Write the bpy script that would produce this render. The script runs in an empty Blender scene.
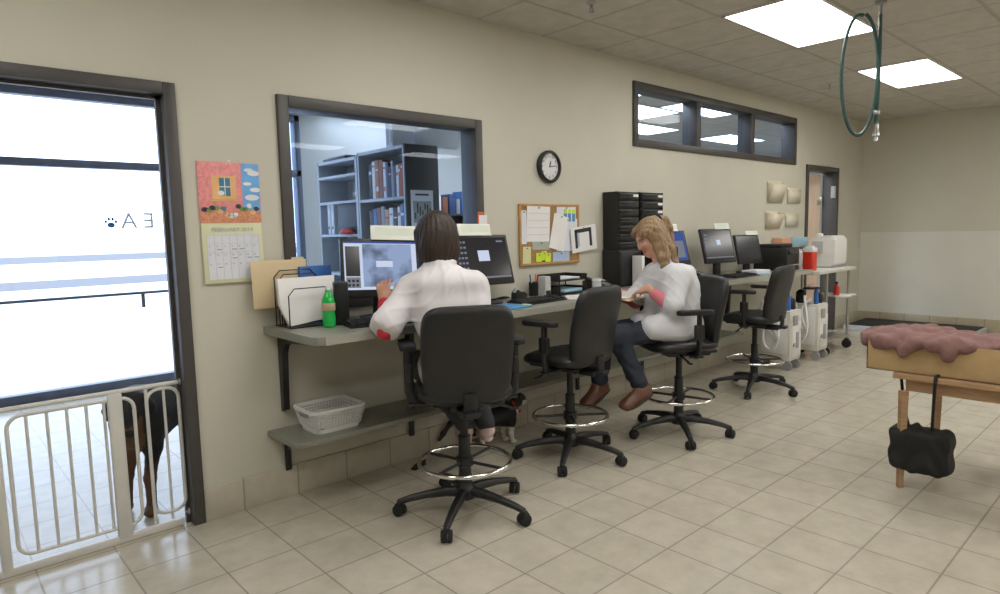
import bpy, bmesh, math, random
import numpy as np
from mathutils import Vector, Matrix, Quaternion
random.seed(7)
PI = math.pi
scene = bpy.context.scene
COL = scene.collection
V = Vector

# ------------------------------------------------------------------ materials
def _nodes(name):
    m = bpy.data.materials.new(name); m.use_nodes = True
    nt = m.node_tree
    return m, nt, nt.nodes['Principled BSDF']

def mat(name, col, rough=0.5, metal=0.0, var=0.06, scale=12.0, bump=0.0, bscale=60.0, spec=0.5, stretch=None, trans=0.0, emit=0.0, sss=0.0):
    """plain surface with a little procedural colour variation and bump"""
    m, nt, b = _nodes(name)
    N, L = nt.nodes, nt.links
    tc = N.new('ShaderNodeTexCoord'); mp = N.new('ShaderNodeMapping')
    L.new(tc.outputs['Object'], mp.inputs['Vector'])
    if stretch: mp.inputs['Scale'].default_value = stretch
    nz = N.new('ShaderNodeTexNoise'); nz.inputs['Scale'].default_value = scale; nz.inputs['Detail'].default_value = 3
    L.new(mp.outputs['Vector'], nz.inputs['Vector'])
    r = N.new('ShaderNodeValToRGB')
    r.color_ramp.elements[0].position = .3; r.color_ramp.elements[1].position = .7
    r.color_ramp.elements[0].color = (*[max(0, c*(1-var)) for c in col], 1)
    r.color_ramp.elements[1].color = (*[min(1, c*(1+var)) for c in col], 1)
    L.new(nz.outputs['Fac'], r.inputs['Fac']); L.new(r.outputs['Color'], b.inputs['Base Color'])
    b.inputs['Roughness'].default_value = rough; b.inputs['Metallic'].default_value = metal
    b.inputs['Specular IOR Level'].default_value = spec
    if trans: b.inputs['Transmission Weight'].default_value = trans
    if sss:
        b.inputs['Subsurface Weight'].default_value = sss
        b.inputs['Subsurface Radius'].default_value = (.012, .005, .003); b.inputs['Subsurface Scale'].default_value = 1
    if emit:
        L.new(r.outputs['Color'], b.inputs['Emission Color']); b.inputs['Emission Strength'].default_value = emit
    if bump:
        n2 = N.new('ShaderNodeTexNoise'); n2.inputs['Scale'].default_value = bscale; n2.inputs['Detail'].default_value = 4
        L.new(mp.outputs['Vector'], n2.inputs['Vector'])
        bp = N.new('ShaderNodeBump'); bp.inputs['Strength'].default_value = bump; bp.inputs['Distance'].default_value = .004
        L.new(n2.outputs['Fac'], bp.inputs['Height']); L.new(bp.outputs['Normal'], b.inputs['Normal'])
    return m

def tile_mat(name, c1, c2, grout, s, ox, oy, mortar=.005, rough=.28, axis='xy', bump=.25):
    m, nt, b = _nodes(name); N, L = nt.nodes, nt.links
    g = N.new('ShaderNodeNewGeometry'); sx = N.new('ShaderNodeSeparateXYZ'); L.new(g.outputs['Position'], sx.inputs[0])
    cb = N.new('ShaderNodeCombineXYZ')
    ax = {'xy': ('X', 'Y'), 'xz': ('X', 'Z'), 'yz': ('Y', 'Z')}[axis]
    L.new(sx.outputs[ax[0]], cb.inputs['X']); L.new(sx.outputs[ax[1]], cb.inputs['Y'])
    mp = N.new('ShaderNodeMapping'); mp.inputs['Location'].default_value = (-ox + mortar/2, -oy + mortar/2, 0)
    L.new(cb.outputs[0], mp.inputs['Vector'])
    br = N.new('ShaderNodeTexBrick'); br.offset = 0; br.squash = 1
    br.inputs['Scale'].default_value = 1; br.inputs['Brick Width'].default_value = s[0]; br.inputs['Row Height'].default_value = s[1]
    br.inputs['Mortar Size'].default_value = mortar; br.inputs['Mortar Smooth'].default_value = .3; br.inputs['Bias'].default_value = 0
    br.inputs['Color1'].default_value = (*c1, 1); br.inputs['Color2'].default_value = (*c2, 1); br.inputs['Mortar'].default_value = (*grout, 1)
    L.new(mp.outputs[0], br.inputs['Vector'])
    nz = N.new('ShaderNodeTexNoise'); nz.inputs['Scale'].default_value = 7; nz.inputs['Detail'].default_value = 6; nz.inputs['Roughness'].default_value = .65
    L.new(g.outputs['Position'], nz.inputs['Vector'])
    rp = N.new('ShaderNodeValToRGB'); rp.color_ramp.elements[0].position = .3; rp.color_ramp.elements[1].position = .7
    rp.color_ramp.elements[0].color = (.86, .85, .82, 1); rp.color_ramp.elements[1].color = (1.06, 1.05, 1.03, 1)
    L.new(nz.outputs['Fac'], rp.inputs['Fac'])
    mx = N.new('ShaderNodeMixRGB'); mx.blend_type = 'MULTIPLY'; mx.inputs['Fac'].default_value = 1
    L.new(br.outputs['Color'], mx.inputs['Color1']); L.new(rp.outputs['Color'], mx.inputs['Color2'])
    L.new(mx.outputs['Color'], b.inputs['Base Color'])
    b.inputs['Roughness'].default_value = rough
    bp = N.new('ShaderNodeBump'); bp.invert = True; bp.inputs['Strength'].default_value = bump; bp.inputs['Distance'].default_value = .003
    L.new(br.outputs['Fac'], bp.inputs['Height']); L.new(bp.outputs['Normal'], b.inputs['Normal'])
    return m

def glass_mat(name, tint=(.93, .96, 1.0), refl=1.0):
    m = bpy.data.materials.new(name); m.use_nodes = True; nt = m.node_tree; N, L = nt.nodes, nt.links
    N.remove(N['Principled BSDF'])
    t = N.new('ShaderNodeBsdfTransparent'); t.inputs['Color'].default_value = (*tint, 1)
    g = N.new('ShaderNodeBsdfGlossy'); g.inputs['Roughness'].default_value = .02
    f = N.new('ShaderNodeLayerWeight'); f.inputs['Blend'].default_value = .5
    pw = N.new('ShaderNodeMath'); pw.operation = 'POWER'; pw.inputs[1].default_value = 5; L.new(f.outputs['Facing'], pw.inputs[0])
    mu = N.new('ShaderNodeMath'); mu.operation = 'MULTIPLY_ADD'; mu.inputs[1].default_value = .9*refl; mu.inputs[2].default_value = .035*refl; L.new(pw.outputs[0], mu.inputs[0])
    x = N.new('ShaderNodeMixShader'); L.new(mu.outputs[0], x.inputs[0]); L.new(t.outputs[0], x.inputs[1]); L.new(g.outputs[0], x.inputs[2])
    L.new(x.outputs[0], N['Material Output'].inputs['Surface'])
    return m

def emit_mat(name, col, s):
    m = bpy.data.materials.new(name); m.use_nodes = True; nt = m.node_tree; N, L = nt.nodes, nt.links
    N.remove(N['Principled BSDF'])
    e = N.new('ShaderNodeEmission'); e.inputs['Color'].default_value = (*col, 1); e.inputs['Strength'].default_value = s
    L.new(e.outputs[0], N['Material Output'].inputs['Surface'])
    return m

def vcol_mat(name, rough=.6, bump=.3, bscale=120, stretch=None, var=.25, nscale=40, spec=.4):
    """reads the mesh's own colour attribute (fur patches, garment colours)"""
    m, nt, b = _nodes(name); N, L = nt.nodes, nt.links
    a = N.new('ShaderNodeVertexColor'); a.layer_name = 'Col'
    tc = N.new('ShaderNodeTexCoord'); mp = N.new('ShaderNodeMapping'); L.new(tc.outputs['Object'], mp.inputs['Vector'])
    if stretch: mp.inputs['Scale'].default_value = stretch
    nz = N.new('ShaderNodeTexNoise'); nz.inputs['Scale'].default_value = nscale; nz.inputs['Detail'].default_value = 4; L.new(mp.outputs[0], nz.inputs['Vector'])
    rp = N.new('ShaderNodeValToRGB'); rp.color_ramp.elements[0].position = .3; rp.color_ramp.elements[1].position = .7
    rp.color_ramp.elements[0].color = (1-var,)*3 + (1,); rp.color_ramp.elements[1].color = (1+var,)*3 + (1,)
    L.new(nz.outputs['Fac'], rp.inputs['Fac'])
    mx = N.new('ShaderNodeMixRGB'); mx.blend_type = 'MULTIPLY'; mx.inputs['Fac'].default_value = 1
    L.new(a.outputs['Color'], mx.inputs['Color1']); L.new(rp.outputs['Color'], mx.inputs['Color2']); L.new(mx.outputs[0], b.inputs['Base Color'])
    b.inputs['Roughness'].default_value = rough; b.inputs['Specular IOR Level'].default_value = spec
    n2 = N.new('ShaderNodeTexNoise'); n2.inputs['Scale'].default_value = bscale; n2.inputs['Detail'].default_value = 4; L.new(mp.outputs[0], n2.inputs['Vector'])
    bp = N.new('ShaderNodeBump'); bp.inputs['Strength'].default_value = bump; bp.inputs['Distance'].default_value = .004
    L.new(n2.outputs['Fac'], bp.inputs['Height']); L.new(bp.outputs[0], b.inputs['Normal'])
    return m

# ------------------------------------------------------------------ mesh builder
class B:
    """collects shapes into one mesh; self.mi is the material slot for what is added next"""
    def __init__(s): s.bm = bmesh.new(); s.mi = 0
    def _tag(s, fs):
        for f in fs: f.material_index = s.mi
    def box(s, c, size, bev=0.0, rot=None, seg=2):
        M = Matrix.Translation(V(c)) @ (rot.to_4x4() if rot else Matrix.Identity(4)) @ Matrix.Diagonal((*size, 1))
        r = bmesh.ops.create_cube(s.bm, size=1, matrix=M)
        vs = set(r['verts']); fs = {f for v in vs for f in v.link_faces}; s._tag(fs)
        if bev > 0:
            es = list({e for v in vs for e in v.link_edges})
            rr = bmesh.ops.bevel(s.bm, geom=es, offset=min(bev, min(size)*.49), segments=seg, profile=.5, affect='EDGES', clamp_overlap=True)
            s._tag(rr['faces'])
        return s
    def span(s, a, b, bev=0.0):
        return s.box([(a[i]+b[i])/2 for i in range(3)], [abs(b[i]-a[i]) for i in range(3)], bev)
    def ring(s, pts): return [s.bm.verts.new(p) for p in pts]
    def skin(s, rings, cap=True, closed=False):
        n = len(rings[0]); fs = []
        k = len(rings)
        for i in range(k if closed else k-1):
            a, b = rings[i], rings[(i+1) % k]
            for j in range(n):
                try: fs.append(s.bm.faces.new((a[j], a[(j+1) % n], b[(j+1) % n], b[j])))
                except ValueError: pass
        if cap and not closed:
            fs.append(s.bm.faces.new(rings[0][::-1])); fs.append(s.bm.faces.new(rings[-1]))
        s._tag(fs); return s
    def cyl(s, a, b, r1, r2=None, n=20):
        r2 = r1 if r2 is None else r2
        return s.tube([a, b], [r1, r2], n)
    def tube(s, pts, r, n=8, closed=False, flat=1.0, up=None):
        pts = [V(p) for p in pts]; k = len(pts)
        rs = r if isinstance(r, (list, tuple)) else [r]*k
        T = []
        for i in range(k):
            if closed: t = pts[(i+1) % k]-pts[i-1]
            else: t = pts[min(i+1, k-1)]-pts[max(i-1, 0)]
            T.append(t.normalized())
        u = V(up) if up else (V((0, 0, 1)) if abs(T[0].z) < .9 else V((1, 0, 0)))
        x = T[0].cross(u).normalized(); rings = []
        for i in range(k):
            x = (x - T[i]*x.dot(T[i])).normalized() if not up or i else x
            if up:
                x = T[i].cross(u)
                x = x.normalized() if x.length > 1e-5 else V((1, 0, 0))
            y = x.cross(T[i]).normalized()
            rings.append(s.ring([pts[i] + x*math.cos(a)*rs[i] + y*math.sin(a)*rs[i]*flat for a in [2*PI*j/n for j in range(n)]]))
        return s.skin(rings, cap=True, closed=closed)
    def lathe(s, prof, o=(0, 0, 0), n=24, M=None):
        M = M or Matrix.Identity(4); o = V(o); rings = []
        for (r, z) in prof:
            rings.append(s.ring([M @ (o + V((r*math.cos(2*PI*j/n), r*math.sin(2*PI*j/n), z))) for j in range(n)]))
        return s.skin(rings)
    def prism(s, poly, d0, d1, M=None, bev=0.0):
        """extrude a 2-D outline (x, y) from z=d0 to d1 and place it with M"""
        M = M or Matrix.Identity(4)
        r0 = s.ring([M @ V((p[0], p[1], d0)) for p in poly]); r1 = s.ring([M @ V((p[0], p[1], d1)) for p in poly])
        s.skin([r0, r1])
        if bev:
            es = [e for v in r0+r1 for e in v.link_edges if not (v in r0 and e.other_vert(v) in r1) and not (v in r1 and e.other_vert(v) in r0)]
            rr = bmesh.ops.bevel(s.bm, geom=list(set(es)), offset=bev, segments=2, profile=.5, affect='EDGES', clamp_overlap=True)
            s._tag(rr['faces'])
        return s
    def quad(s, *p):
        s._tag([s.bm.faces.new(s.ring([V(q) for q in p]))]); return s
    def ball(s, c, r, n=16, M=None):
        r = (r, r, r) if not isinstance(r, (tuple, list)) else r
        mm = Matrix.Translation(V(c)) @ (M or Matrix.Identity(4)) @ Matrix.Diagonal((*r, 1))
        q = bmesh.ops.create_uvsphere(s.bm, u_segments=n, v_segments=max(6, n*2//3), radius=1, matrix=mm)
        s._tag({f for v in q['verts'] for f in v.link_faces}); return s
    def torus(s, c, R, r, n=40, m=8, M=None):
        M = M or Matrix.Identity(4)
        return s.tube([V(c) + M @ V((R*math.cos(2*PI*i/n), R*math.sin(2*PI*i/n), 0)) for i in range(n)], r, m, closed=True)
    def text(s, string, size, M, depth=.0004, align='CENTER'):
        cu = bpy.data.curves.new('lettering', 'FONT'); cu.body = string; cu.size = size; cu.align_x = align; cu.align_y = 'CENTER'
        cu.extrude = depth; cu.resolution_u = 2
        ob = bpy.data.objects.new('lettering', cu); COL.objects.link(ob)
        dg = bpy.context.evaluated_depsgraph_get()
        me = bpy.data.meshes.new_from_object(ob.evaluated_get(dg))
        me.transform(M); 
        nf = len(s.bm.faces); s.bm.from_mesh(me); s.bm.faces.ensure_lookup_table()
        s._tag(s.bm.faces[nf:])
        bpy.data.objects.remove(ob); bpy.data.meshes.remove(me); bpy.data.curves.remove(cu)
        return s
    def done(s, name, mats, parent=None, loc=None, rot=None, ang=38, flip=False):
        bm = s.bm
        bmesh.ops.recalc_face_normals(bm, faces=bm.faces[:])
        c = math.cos(math.radians(ang))
        for f in bm.faces: f.smooth = True
        for e in bm.edges:
            if len(e.link_faces) == 2 and e.link_faces[0].normal.dot(e.link_faces[1].normal) < c: e.smooth = False
        me = bpy.data.meshes.new(name); bm.to_mesh(me); bm.free()
        for m in (mats if isinstance(mats, (list, tuple)) else [mats]): me.materials.append(m)
        o = bpy.data.objects.new(name, me); COL.objects.link(o)
        if parent: o.parent = parent
        if loc is not None: o.location = loc
        if rot is not None: o.rotation_euler = rot
        return o

def thing(name, label, cat, loc=(0, 0, 0), rz=0.0, group=None):
    o = bpy.data.objects.new(name, None); o.empty_display_size = .1; COL.objects.link(o)
    o.location = loc; o.rotation_euler = (0, 0, rz)
    return tag(o, label, cat, group)
def tag(o, label, cat, group=None):
    o['label'] = label; o['category'] = cat
    if group: o['group'] = group
    return o
def struct(o, label=None):
    o['kind'] = 'structure'
    if label: o['label'] = label
    return o
def dup(root, loc, rz, label, group=None):
    r = root.copy(); COL.objects.link(r); r.location = loc; r.rotation_euler = (0, 0, rz); r['label'] = label
    if group: r['group'] = group
    for ch in list(root.children):
        c = ch.copy(); COL.objects.link(c); c.parent = r
        for g in list(ch.children):
            d = g.copy(); COL.objects.link(d); d.parent = c
    return r
def rotm(x=0, y=0, z=0):
    return (Matrix.Rotation(math.radians(z), 3, 'Z') @ Matrix.Rotation(math.radians(y), 3, 'Y') @ Matrix.Rotation(math.radians(x), 3, 'X'))
def superell(w, h, e=4.0, n=48):
    out = []
    for i in range(n):
        a = 2*PI*i/n; c, s_ = math.cos(a), math.sin(a)
        out.append((math.copysign(abs(c)**(2/e), c)*w/2, math.copysign(abs(s_)**(2/e), s_)*h/2))
    return out
def rrect(w, h, r, n=5):
    out = []
    for cx, cy, a0 in ((w/2-r, h/2-r, 0), (-w/2+r, h/2-r, 90), (-w/2+r, -h/2+r, 180), (w/2-r, -h/2+r, 270)):
        for i in range(n+1):
            a = math.radians(a0 + 90*i/n); out.append((cx+r*math.cos(a), cy+r*math.sin(a)))
    return out
def pillow(b, w, h, t, e, place, prof=((0, 1), (.35, 1), (.62, .99), (.8, .93), (.92, .75), (.985, .4), (1.0, 0.0))):
    """closed cushion: rings of a superellipse, front and rear surfaces; place(x, y, d) -> point"""
    ol = superell(w, h, e); rings = []
    seq = [(k, d) for k, d in prof][::-1]
    front = [(k, d) for k, d in prof]
    rr = [(max(k, .02), d) for k, d in front] + [(max(k, .02), -d) for k, d in front[::-1][1:]]
    for k, d in rr: rings.append(b.ring([place(x*k, y*k, d*t/2) for x, y in ol]))
    return b.skin(rings)

# ------------------------------------------------------------------ implicit surfaces (bodies, cloth, hair, animals)
def nrm(a): a = np.asarray(a, float); return a/np.linalg.norm(a)
def cap(a, b, r1, r2=None, k=.02, sub=False): return dict(t='cap', a=np.array(a, float), b=np.array(b, float), r1=r1, r2=r1 if r2 is None else r2, k=k, sub=sub)
def ell(c, r, R=None, k=.02, sub=False): return dict(t='ell', c=np.array(c, float), r=np.array(r, float), R=np.eye(3) if R is None else np.array(R, float), k=k, sub=sub)
def rbx(c, h, rd, R=None, k=.02, sub=False): return dict(t='box', c=np.array(c, float), h=np.array(h, float), rd=rd, R=np.eye(3) if R is None else np.array(R, float), k=k, sub=sub)
def _bb(p):
    if p['t'] == 'cap':
        m = max(p['r1'], p['r2']); return np.minimum(p['a'], p['b'])-m, np.maximum(p['a'], p['b'])+m
    e = (np.abs(p['R'].T) @ (p['r'] if p['t'] == 'ell' else p['h']+p['rd']))
    return p['c']-e, p['c']+e
def _d(p, P):
    if p['t'] == 'cap':
        ab = p['b']-p['a']; q = P-p['a']; t = np.clip((q @ ab)/max(ab @ ab, 1e-9), 0, 1)
        return np.linalg.norm(q - t[..., None]*ab, axis=-1) - (p['r1'] + (p['r2']-p['r1'])*t)
    q = (P-p['c']) @ p['R'].T
    if p['t'] == 'ell':
        k0 = np.linalg.norm(q/p['r'], axis=-1); k1 = np.linalg.norm(q/p['r']**2, axis=-1)
        return k0*(k0-1)/np.maximum(k1, 1e-6)
    d = np.abs(q)-p['h']
    return np.linalg.norm(np.maximum(d, 0), axis=-1) + np.minimum(d.max(-1), 0) - p['rd']
def frame(f, up=(0, 0, 1)):
    """rows: right, forward, up of a body part looking along f"""
    f = nrm(f); r = nrm(np.cross(f, up)); u = np.cross(r, f); return np.array([r, f, u])
def sdf_mesh(name, prims, res, mats, parent=None, disp=None, color=None, mati=None, origin=(0, 0, 0), smooth=1):
    add = [p for p in prims if not p['sub']]
    lo = np.min([_bb(p)[0] for p in add], 0)-3*res; hi = np.max([_bb(p)[1] for p in add], 0)+3*res
    n = np.ceil((hi-lo)/res).astype(int)+1
    ax = [lo[i]+np.arange(n[i])*res for i in range(3)]
    F = np.full(n, .3, np.float32)
    for p in prims:
        a, b = _bb(p); m = p['k']*1.2+.035
        i0 = np.clip(np.floor((a-m-lo)/res).astype(int), 0, n-1); i1 = np.clip(np.ceil((b+m-lo)/res).astype(int)+1, 1, n)
        if np.any(i1 <= i0): continue
        sl = tuple(slice(i0[i], i1[i]) for i in range(3))
        P = np.stack(np.meshgrid(*[ax[i][sl[i]] for i in range(3)], indexing='ij'), -1)
        d = _d(p, P); G = F[sl]; k = max(p['k'], 1e-4)
        if p['sub']:
            h = np.clip(.5-.5*(G+d)/k, 0, 1); F[sl] = G*(1-h) - d*h + k*h*(1-h)
        else:
            h = np.clip(.5+.5*(G-d)/k, 0, 1); F[sl] = G*(1-h) + d*h - k*h*(1-h)
    if disp is not None:
        P = np.stack(np.meshgrid(*ax, indexing='ij'), -1); F = F + disp(P).astype(np.float32)
    S = F < 0
    c = np.zeros(n-1, np.int8)
    for dx in (0, 1):
        for dy in (0, 1):
            for dz in (0, 1): c += S[dx:n[0]-1+dx, dy:n[1]-1+dy, dz:n[2]-1+dz]
    act = (c > 0) & (c < 8); idx = np.full(n-1, -1, np.int64); I = np.argwhere(act); idx[act] = np.arange(len(I))
    acc = np.zeros((len(I), 3)); cnt = np.zeros(len(I))
    corners = [(x, y, z) for x in (0, 1) for y in (0, 1) for z in (0, 1)]
    for u in corners:
        for a_ in range(3):
            if u[a_]: continue
            v = list(u); v[a_] = 1
            fu = F[I[:, 0]+u[0], I[:, 1]+u[1], I[:, 2]+u[2]]; fv = F[I[:, 0]+v[0], I[:, 1]+v[1], I[:, 2]+v[2]]
            s = (fu < 0) != (fv < 0); t = np.where(s, fu/np.where(np.abs(fu-fv) < 1e-9, 1, fu-fv), 0)
            pt = np.array(u, float)+t[:, None]*(np.array(v)-np.array(u)); acc += pt*s[:, None]; cnt += s
    verts = lo+(I+acc/cnt[:, None])*res
    quads = []
    for a_ in range(3):
        b_, c_ = (a_+1) % 3, (a_+2) % 3
        A = np.moveaxis(S, a_, 0); s0 = A[:-1] != A[1:]
        E = np.argwhere(s0); E2 = np.empty_like(E)
        rest = [i for i in range(3) if i != a_]
        E2[:, a_] = E[:, 0]; E2[:, rest[0]] = E[:, 1]; E2[:, rest[1]] = E[:, 2]
        ok = np.all((E2[:, [b_, c_]] > 0), 1) & (E2[:, b_] < n[b_]-1) & (E2[:, c_] < n[c_]-1); E2 = E2[ok]
        def at(db, dc):
            Q = E2.copy(); Q[:, b_] += db; Q[:, c_] += dc; return idx[Q[:, 0], Q[:, 1], Q[:, 2]]
        q = np.stack([at(-1, -1), at(0, -1), at(0, 0), at(-1, 0)], 1)
        ins = S[E2[:, 0], E2[:, 1], E2[:, 2]]; q[~ins] = q[~ins][:, ::-1]; quads.append(q)
    Q = np.concatenate(quads); Q = Q[(Q >= 0).all(1)]
    for _ in range(smooth):   # light relaxation of the grid pattern
        s = np.zeros_like(verts); w = np.zeros(len(verts))
        for i in range(4):
            np.add.at(s, Q[:, i], verts[Q[:, (i+1) % 4]]); np.add.at(w, Q[:, i], 1)
        verts = verts*.5 + .5*s/np.maximum(w, 1)[:, None]
    me = bpy.data.meshes.new(name); o3 = np.array(origin, float)
    me.from_pydata((verts-o3).tolist(), [], Q.tolist())
    for m in (mats if isinstance(mats, (list, tuple)) else [mats]): me.materials.append(m)
    me.polygons.foreach_set('use_smooth', [True]*len(me.polygons))
    if mati is not None: me.polygons.foreach_set('material_index', mati(verts[Q].mean(1)).astype(np.int32))
    if color is not None:
        at_ = me.color_attributes.new('Col', 'FLOAT_COLOR', 'POINT'); cc = np.ones((len(verts), 4)); cc[:, :3] = color(verts)
        at_.data.foreach_set('color', cc.ravel())
    me.update()
    o = bpy.data.objects.new(name, me); COL.objects.link(o)
    if parent: o.parent = parent
    return o
# ------------------------------------------------------------------ palette
M = {}
M['wall'] = mat('wall_paint', (.575, .555, .465), .7, var=.02, scale=3, bump=.08, bscale=220)
M['wall_dim'] = mat('wall_paint_office', (.60, .60, .58), .7, var=.02, scale=3)
M['panel_white'] = mat('washable_wall_panel', (.66, .65, .58), .35, var=.02, scale=4)
M['bronze'] = mat('dark_bronze_frame', (.062, .055, .053), .45, var=.08)
M['bronze2'] = mat('bronze_storefront', (.11, .13, .19), .4, var=.08)
M['black'] = mat('black_plastic', (.012, .012, .013), .42, var=.15, bump=.1, bscale=300)
M['blackm'] = mat('black_metal', (.010, .010, .011), .38, var=.1)
M['leather'] = mat('black_vinyl', (.014, .014, .015), .40, var=.15, bump=.25, bscale=160)
M['rubber'] = mat('black_rubber', (.009, .009, .009), .7, var=.2)
M['chrome'] = mat('chrome', (.75, .75, .74), .12, 1.0, var=.03)
M['steel'] = mat('stainless_steel', (.50, .50, .48), .3, 1.0, var=.05)
M['laminate'] = mat('grey_green_laminate', (.235, .235, .195), .35, var=.06, scale=60)
M['laminate_edge'] = mat('worktop_edge', (.36, .355, .30), .4, var=.05, scale=50)
M['white'] = mat('white_plastic', (.74, .74, .73), .35, var=.02)
M['white_enamel'] = mat('white_enamel', (.72, .72, .70), .3, var=.02)
M['offwhite'] = mat('offwhite_plastic', (.60, .59, .53), .4, var=.04)
M['gatewhite'] = mat('gate_white_paint', (.62, .61, .57), .4, var=.03)
M['paper'] = mat('white_paper', (.80, .79, .78), .7, var=.02)
M['paper2'] = mat('cool_paper', (.70, .72, .78), .7, var=.02)
M['ink'] = mat('printed_ink', (.25, .26, .32), .7, var=.1)
M['inkpale'] = mat('pale_ink', (.46, .48, .58), .7, var=.05)
M['inkblack'] = mat('black_ink', (.03, .03, .035), .7, var=.1)
M['manila'] = mat('manila_card', (.66, .52, .32), .65, var=.04)
M['cream'] = mat('cream_plastic', (.70, .64, .50), .5, var=.03)
M['cork'] = mat('cork', (.38, .22, .09), .85, var=.3, scale=90, bump=.3)
M['oak'] = mat('honey_wood', (.46, .25, .075), .5, var=.18, scale=10, stretch=(1, 1, 12))
M['lime'] = mat('lime_paper', (.62, .80, .05), .6, var=.03)
M['yellow'] = mat('pale_yellow_paper', (.68, .66, .36), .7, var=.03)
M['orange'] = mat('orange_card', (.75, .16, .05), .6, var=.03)
M['red'] = mat('red_plastic', (.62, .035, .02), .35, var=.05)
M['blue'] = mat('blue_plastic', (.03, .13, .42), .4, var=.05)
M['bluecard'] = mat('blue_card', (.09, .28, .52), .6, var=.05)
M['skyblue'] = mat('pale_blue_card', (.35, .58, .72), .6, var=.05)
M['grey'] = mat('mid_grey_plastic', (.30, .31, .32), .45, var=.05)
M['palegrey'] = mat('pale_grey_plastic', (.48, .48, .49), .45, var=.04)
M['greysteel'] = mat('grey_laminate_shelf', (.50, .53, .58), .5, var=.04)
M['darkpanel'] = mat('charcoal_panel', (.030, .031, .036), .5, var=.08)
M['woodleaf'] = mat('blond_wood_veneer', (.56, .41, .29), .45, var=.07, scale=5, stretch=(6, 6, .6))
M['woodedge'] = mat('brown_wood_edge', (.27, .11, .055), .5, var=.1, scale=8, stretch=(6, 6, .6))
M['cardboard'] = mat('tan_cardboard', (.45, .31, .15), .75, var=.05, scale=20)
M['mauve'] = mat('dusty_rose_cloth', (.235, .125, .115), .85, var=.12, scale=30, bump=.4, bscale=150)
M['tan_wood'] = mat('tan_wood', (.42, .26, .14), .5, var=.15, stretch=(1, 1, 10))
M['hose'] = mat('green_rubber_hose', (.030, .085, .075), .4, var=.1)
M['clockface'] = mat('clock_face', (.80, .80, .83), .5, var=.02)
M['asphalt'] = mat('asphalt', (.16, .16, .17), .9, var=.1)
M['concrete'] = mat('pale_concrete', (.72, .72, .70), .9, var=.04, scale=.6)
M['glass'] = glass_mat('window_glass', (.84, .91, 1.0), .4)
M['glassclear'] = glass_mat('clear_cover', (.99, .99, .99), .5)
M['glassdoor'] = glass_mat('storefront_glass', (.95, .97, 1.0), .5)
M['frost'] = mat('letter_film', (.62, .66, .78), .6, var=.03)
M['pawblue'] = mat('paw_film', (.07, .17, .33), .6, var=.05)
M['lamp'] = emit_mat('lamp_diffuser', (1.0, .975, .93), 14.0)
M['lampw'] = emit_mat('office_lamp_diffuser', (.88, .94, 1.0), 13.0)
M['lampo'] = emit_mat('dim_office_lamp', (.85, .92, 1.0), 6.0)
M['bottle'] = mat('green_soda_bottle', (.02, .46, .09), .12, var=.03)
M['label'] = mat('bottle_label', (.55, .42, .28), .5, var=.1)
M['jar'] = mat('milky_jar', (.50, .52, .56), .2, var=.03)

# ------------------------------------------------------------------ the setting
W0, W1, HC = 3.384, 3.504, 2.862          # front and rear face of the long wall, ceiling height
XL, XR, YB, YF = -2.6, 10.16, -4.2, 7.1
TS = .3036
M['floor'] = tile_mat('beige_floor_tile', (.515, .475, .40), (.49, .455, .38), (.33, .295, .245), (TS, TS), 3.0298, 1.5665, .0045, .2)
M['base'] = tile_mat('beige_base_tile', (.50, .465, .385), (.47, .435, .36), (.31, .28, .23), (TS, 1.0), 3.0298, -.4, .005, .3, 'xz')
M['base_y'] = tile_mat('beige_base_tile_side', (.46, .405, .30), (.43, .375, .28), (.25, .215, .165), (TS, 1.0), 1.5665, -.4, .005, .3, 'yz')
M['ceil'] = tile_mat('ceiling_tile', (.56, .535, .495), (.545, .52, .48), (.43, .41, .38), (.618, .618), 4.19, 2.95, .016, .9, 'xy', .5)  # grid lines darkened in the colour for the shadow at the ceiling bars

b = B(); b.span((XL-6, YB-.1, -.12), (14.0, YF+.06, 0)); struct(b.done('floor', M['floor']), 'beige ceramic tile floor')
b = B(); b.span((XL-.1, YB-.1, HC), (14.0, YF+.3, HC+.12)); struct(b.done('ceiling', M['ceil']), 'suspended tile ceiling')

D1 = (-.06, 1.005, 2.184); WIN = (1.506, 2.942, 1.02, 2.197); TR = (4.67, 7.915, 2.150, 2.695); D2 = (8.24, 9.26, 2.175)
b = B()
for x0, x1, z0, z1 in ((XL, D1[0], 0, HC), (D1[0], D1[1], D1[2], HC), (D1[1], WIN[0], 0, HC), (WIN[0], WIN[1], 0, WIN[2]), (WIN[0], WIN[1], WIN[3], HC),
                       (WIN[1], TR[0], 0, HC), (TR[0], TR[1], 0, TR[2]), (TR[0], TR[1], TR[3], HC), (TR[1], D2[0], 0, HC), (D2[0], D2[1], D2[2], HC), (D2[1], XR+.1, 0, HC)):
    b.span((x0, W0, z0), (x1, W1, z1))
bmesh.ops.remove_doubles(b.bm, verts=b.bm.verts[:], dist=1e-4)
struct(b.done('wall_back', M['wall']), 'long beige wall behind the counter')
b = B(); b.span((XR, YB-.1, 0), (XR+.12, W0, HC)); struct(b.done('wall_right', M['wall']), 'beige end wall')
b = B(); b.span((XL-.12, YB-.1, 0), (XL, W1, HC)); struct(b.done('wall_left', M['wall']))
b = B(); b.span((XL, YB-.12, 0), (XR, YB, HC)); struct(b.done('wall_front', M['wall']))
b = B(); b.span((XR-.006, YB, .17), (XR+.001, W0-.004, 1.29)); b.span((XR-.010, YB, 1.285), (XR+.001, W0-.004, 1.305))
struct(b.done('trim_1', M['panel_white']), 'pale washable panel along the lower end wall')
b = B(); b.span((D1[1], W0-.011, 0), (D2[0], W0+.002, .172), .003); b.span((D2[1], W0-.011, 0), (XR, W0+.002, .172), .003); b.span((XL, W0-.011, 0), (D1[0], W0+.002, .172), .003)
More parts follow.
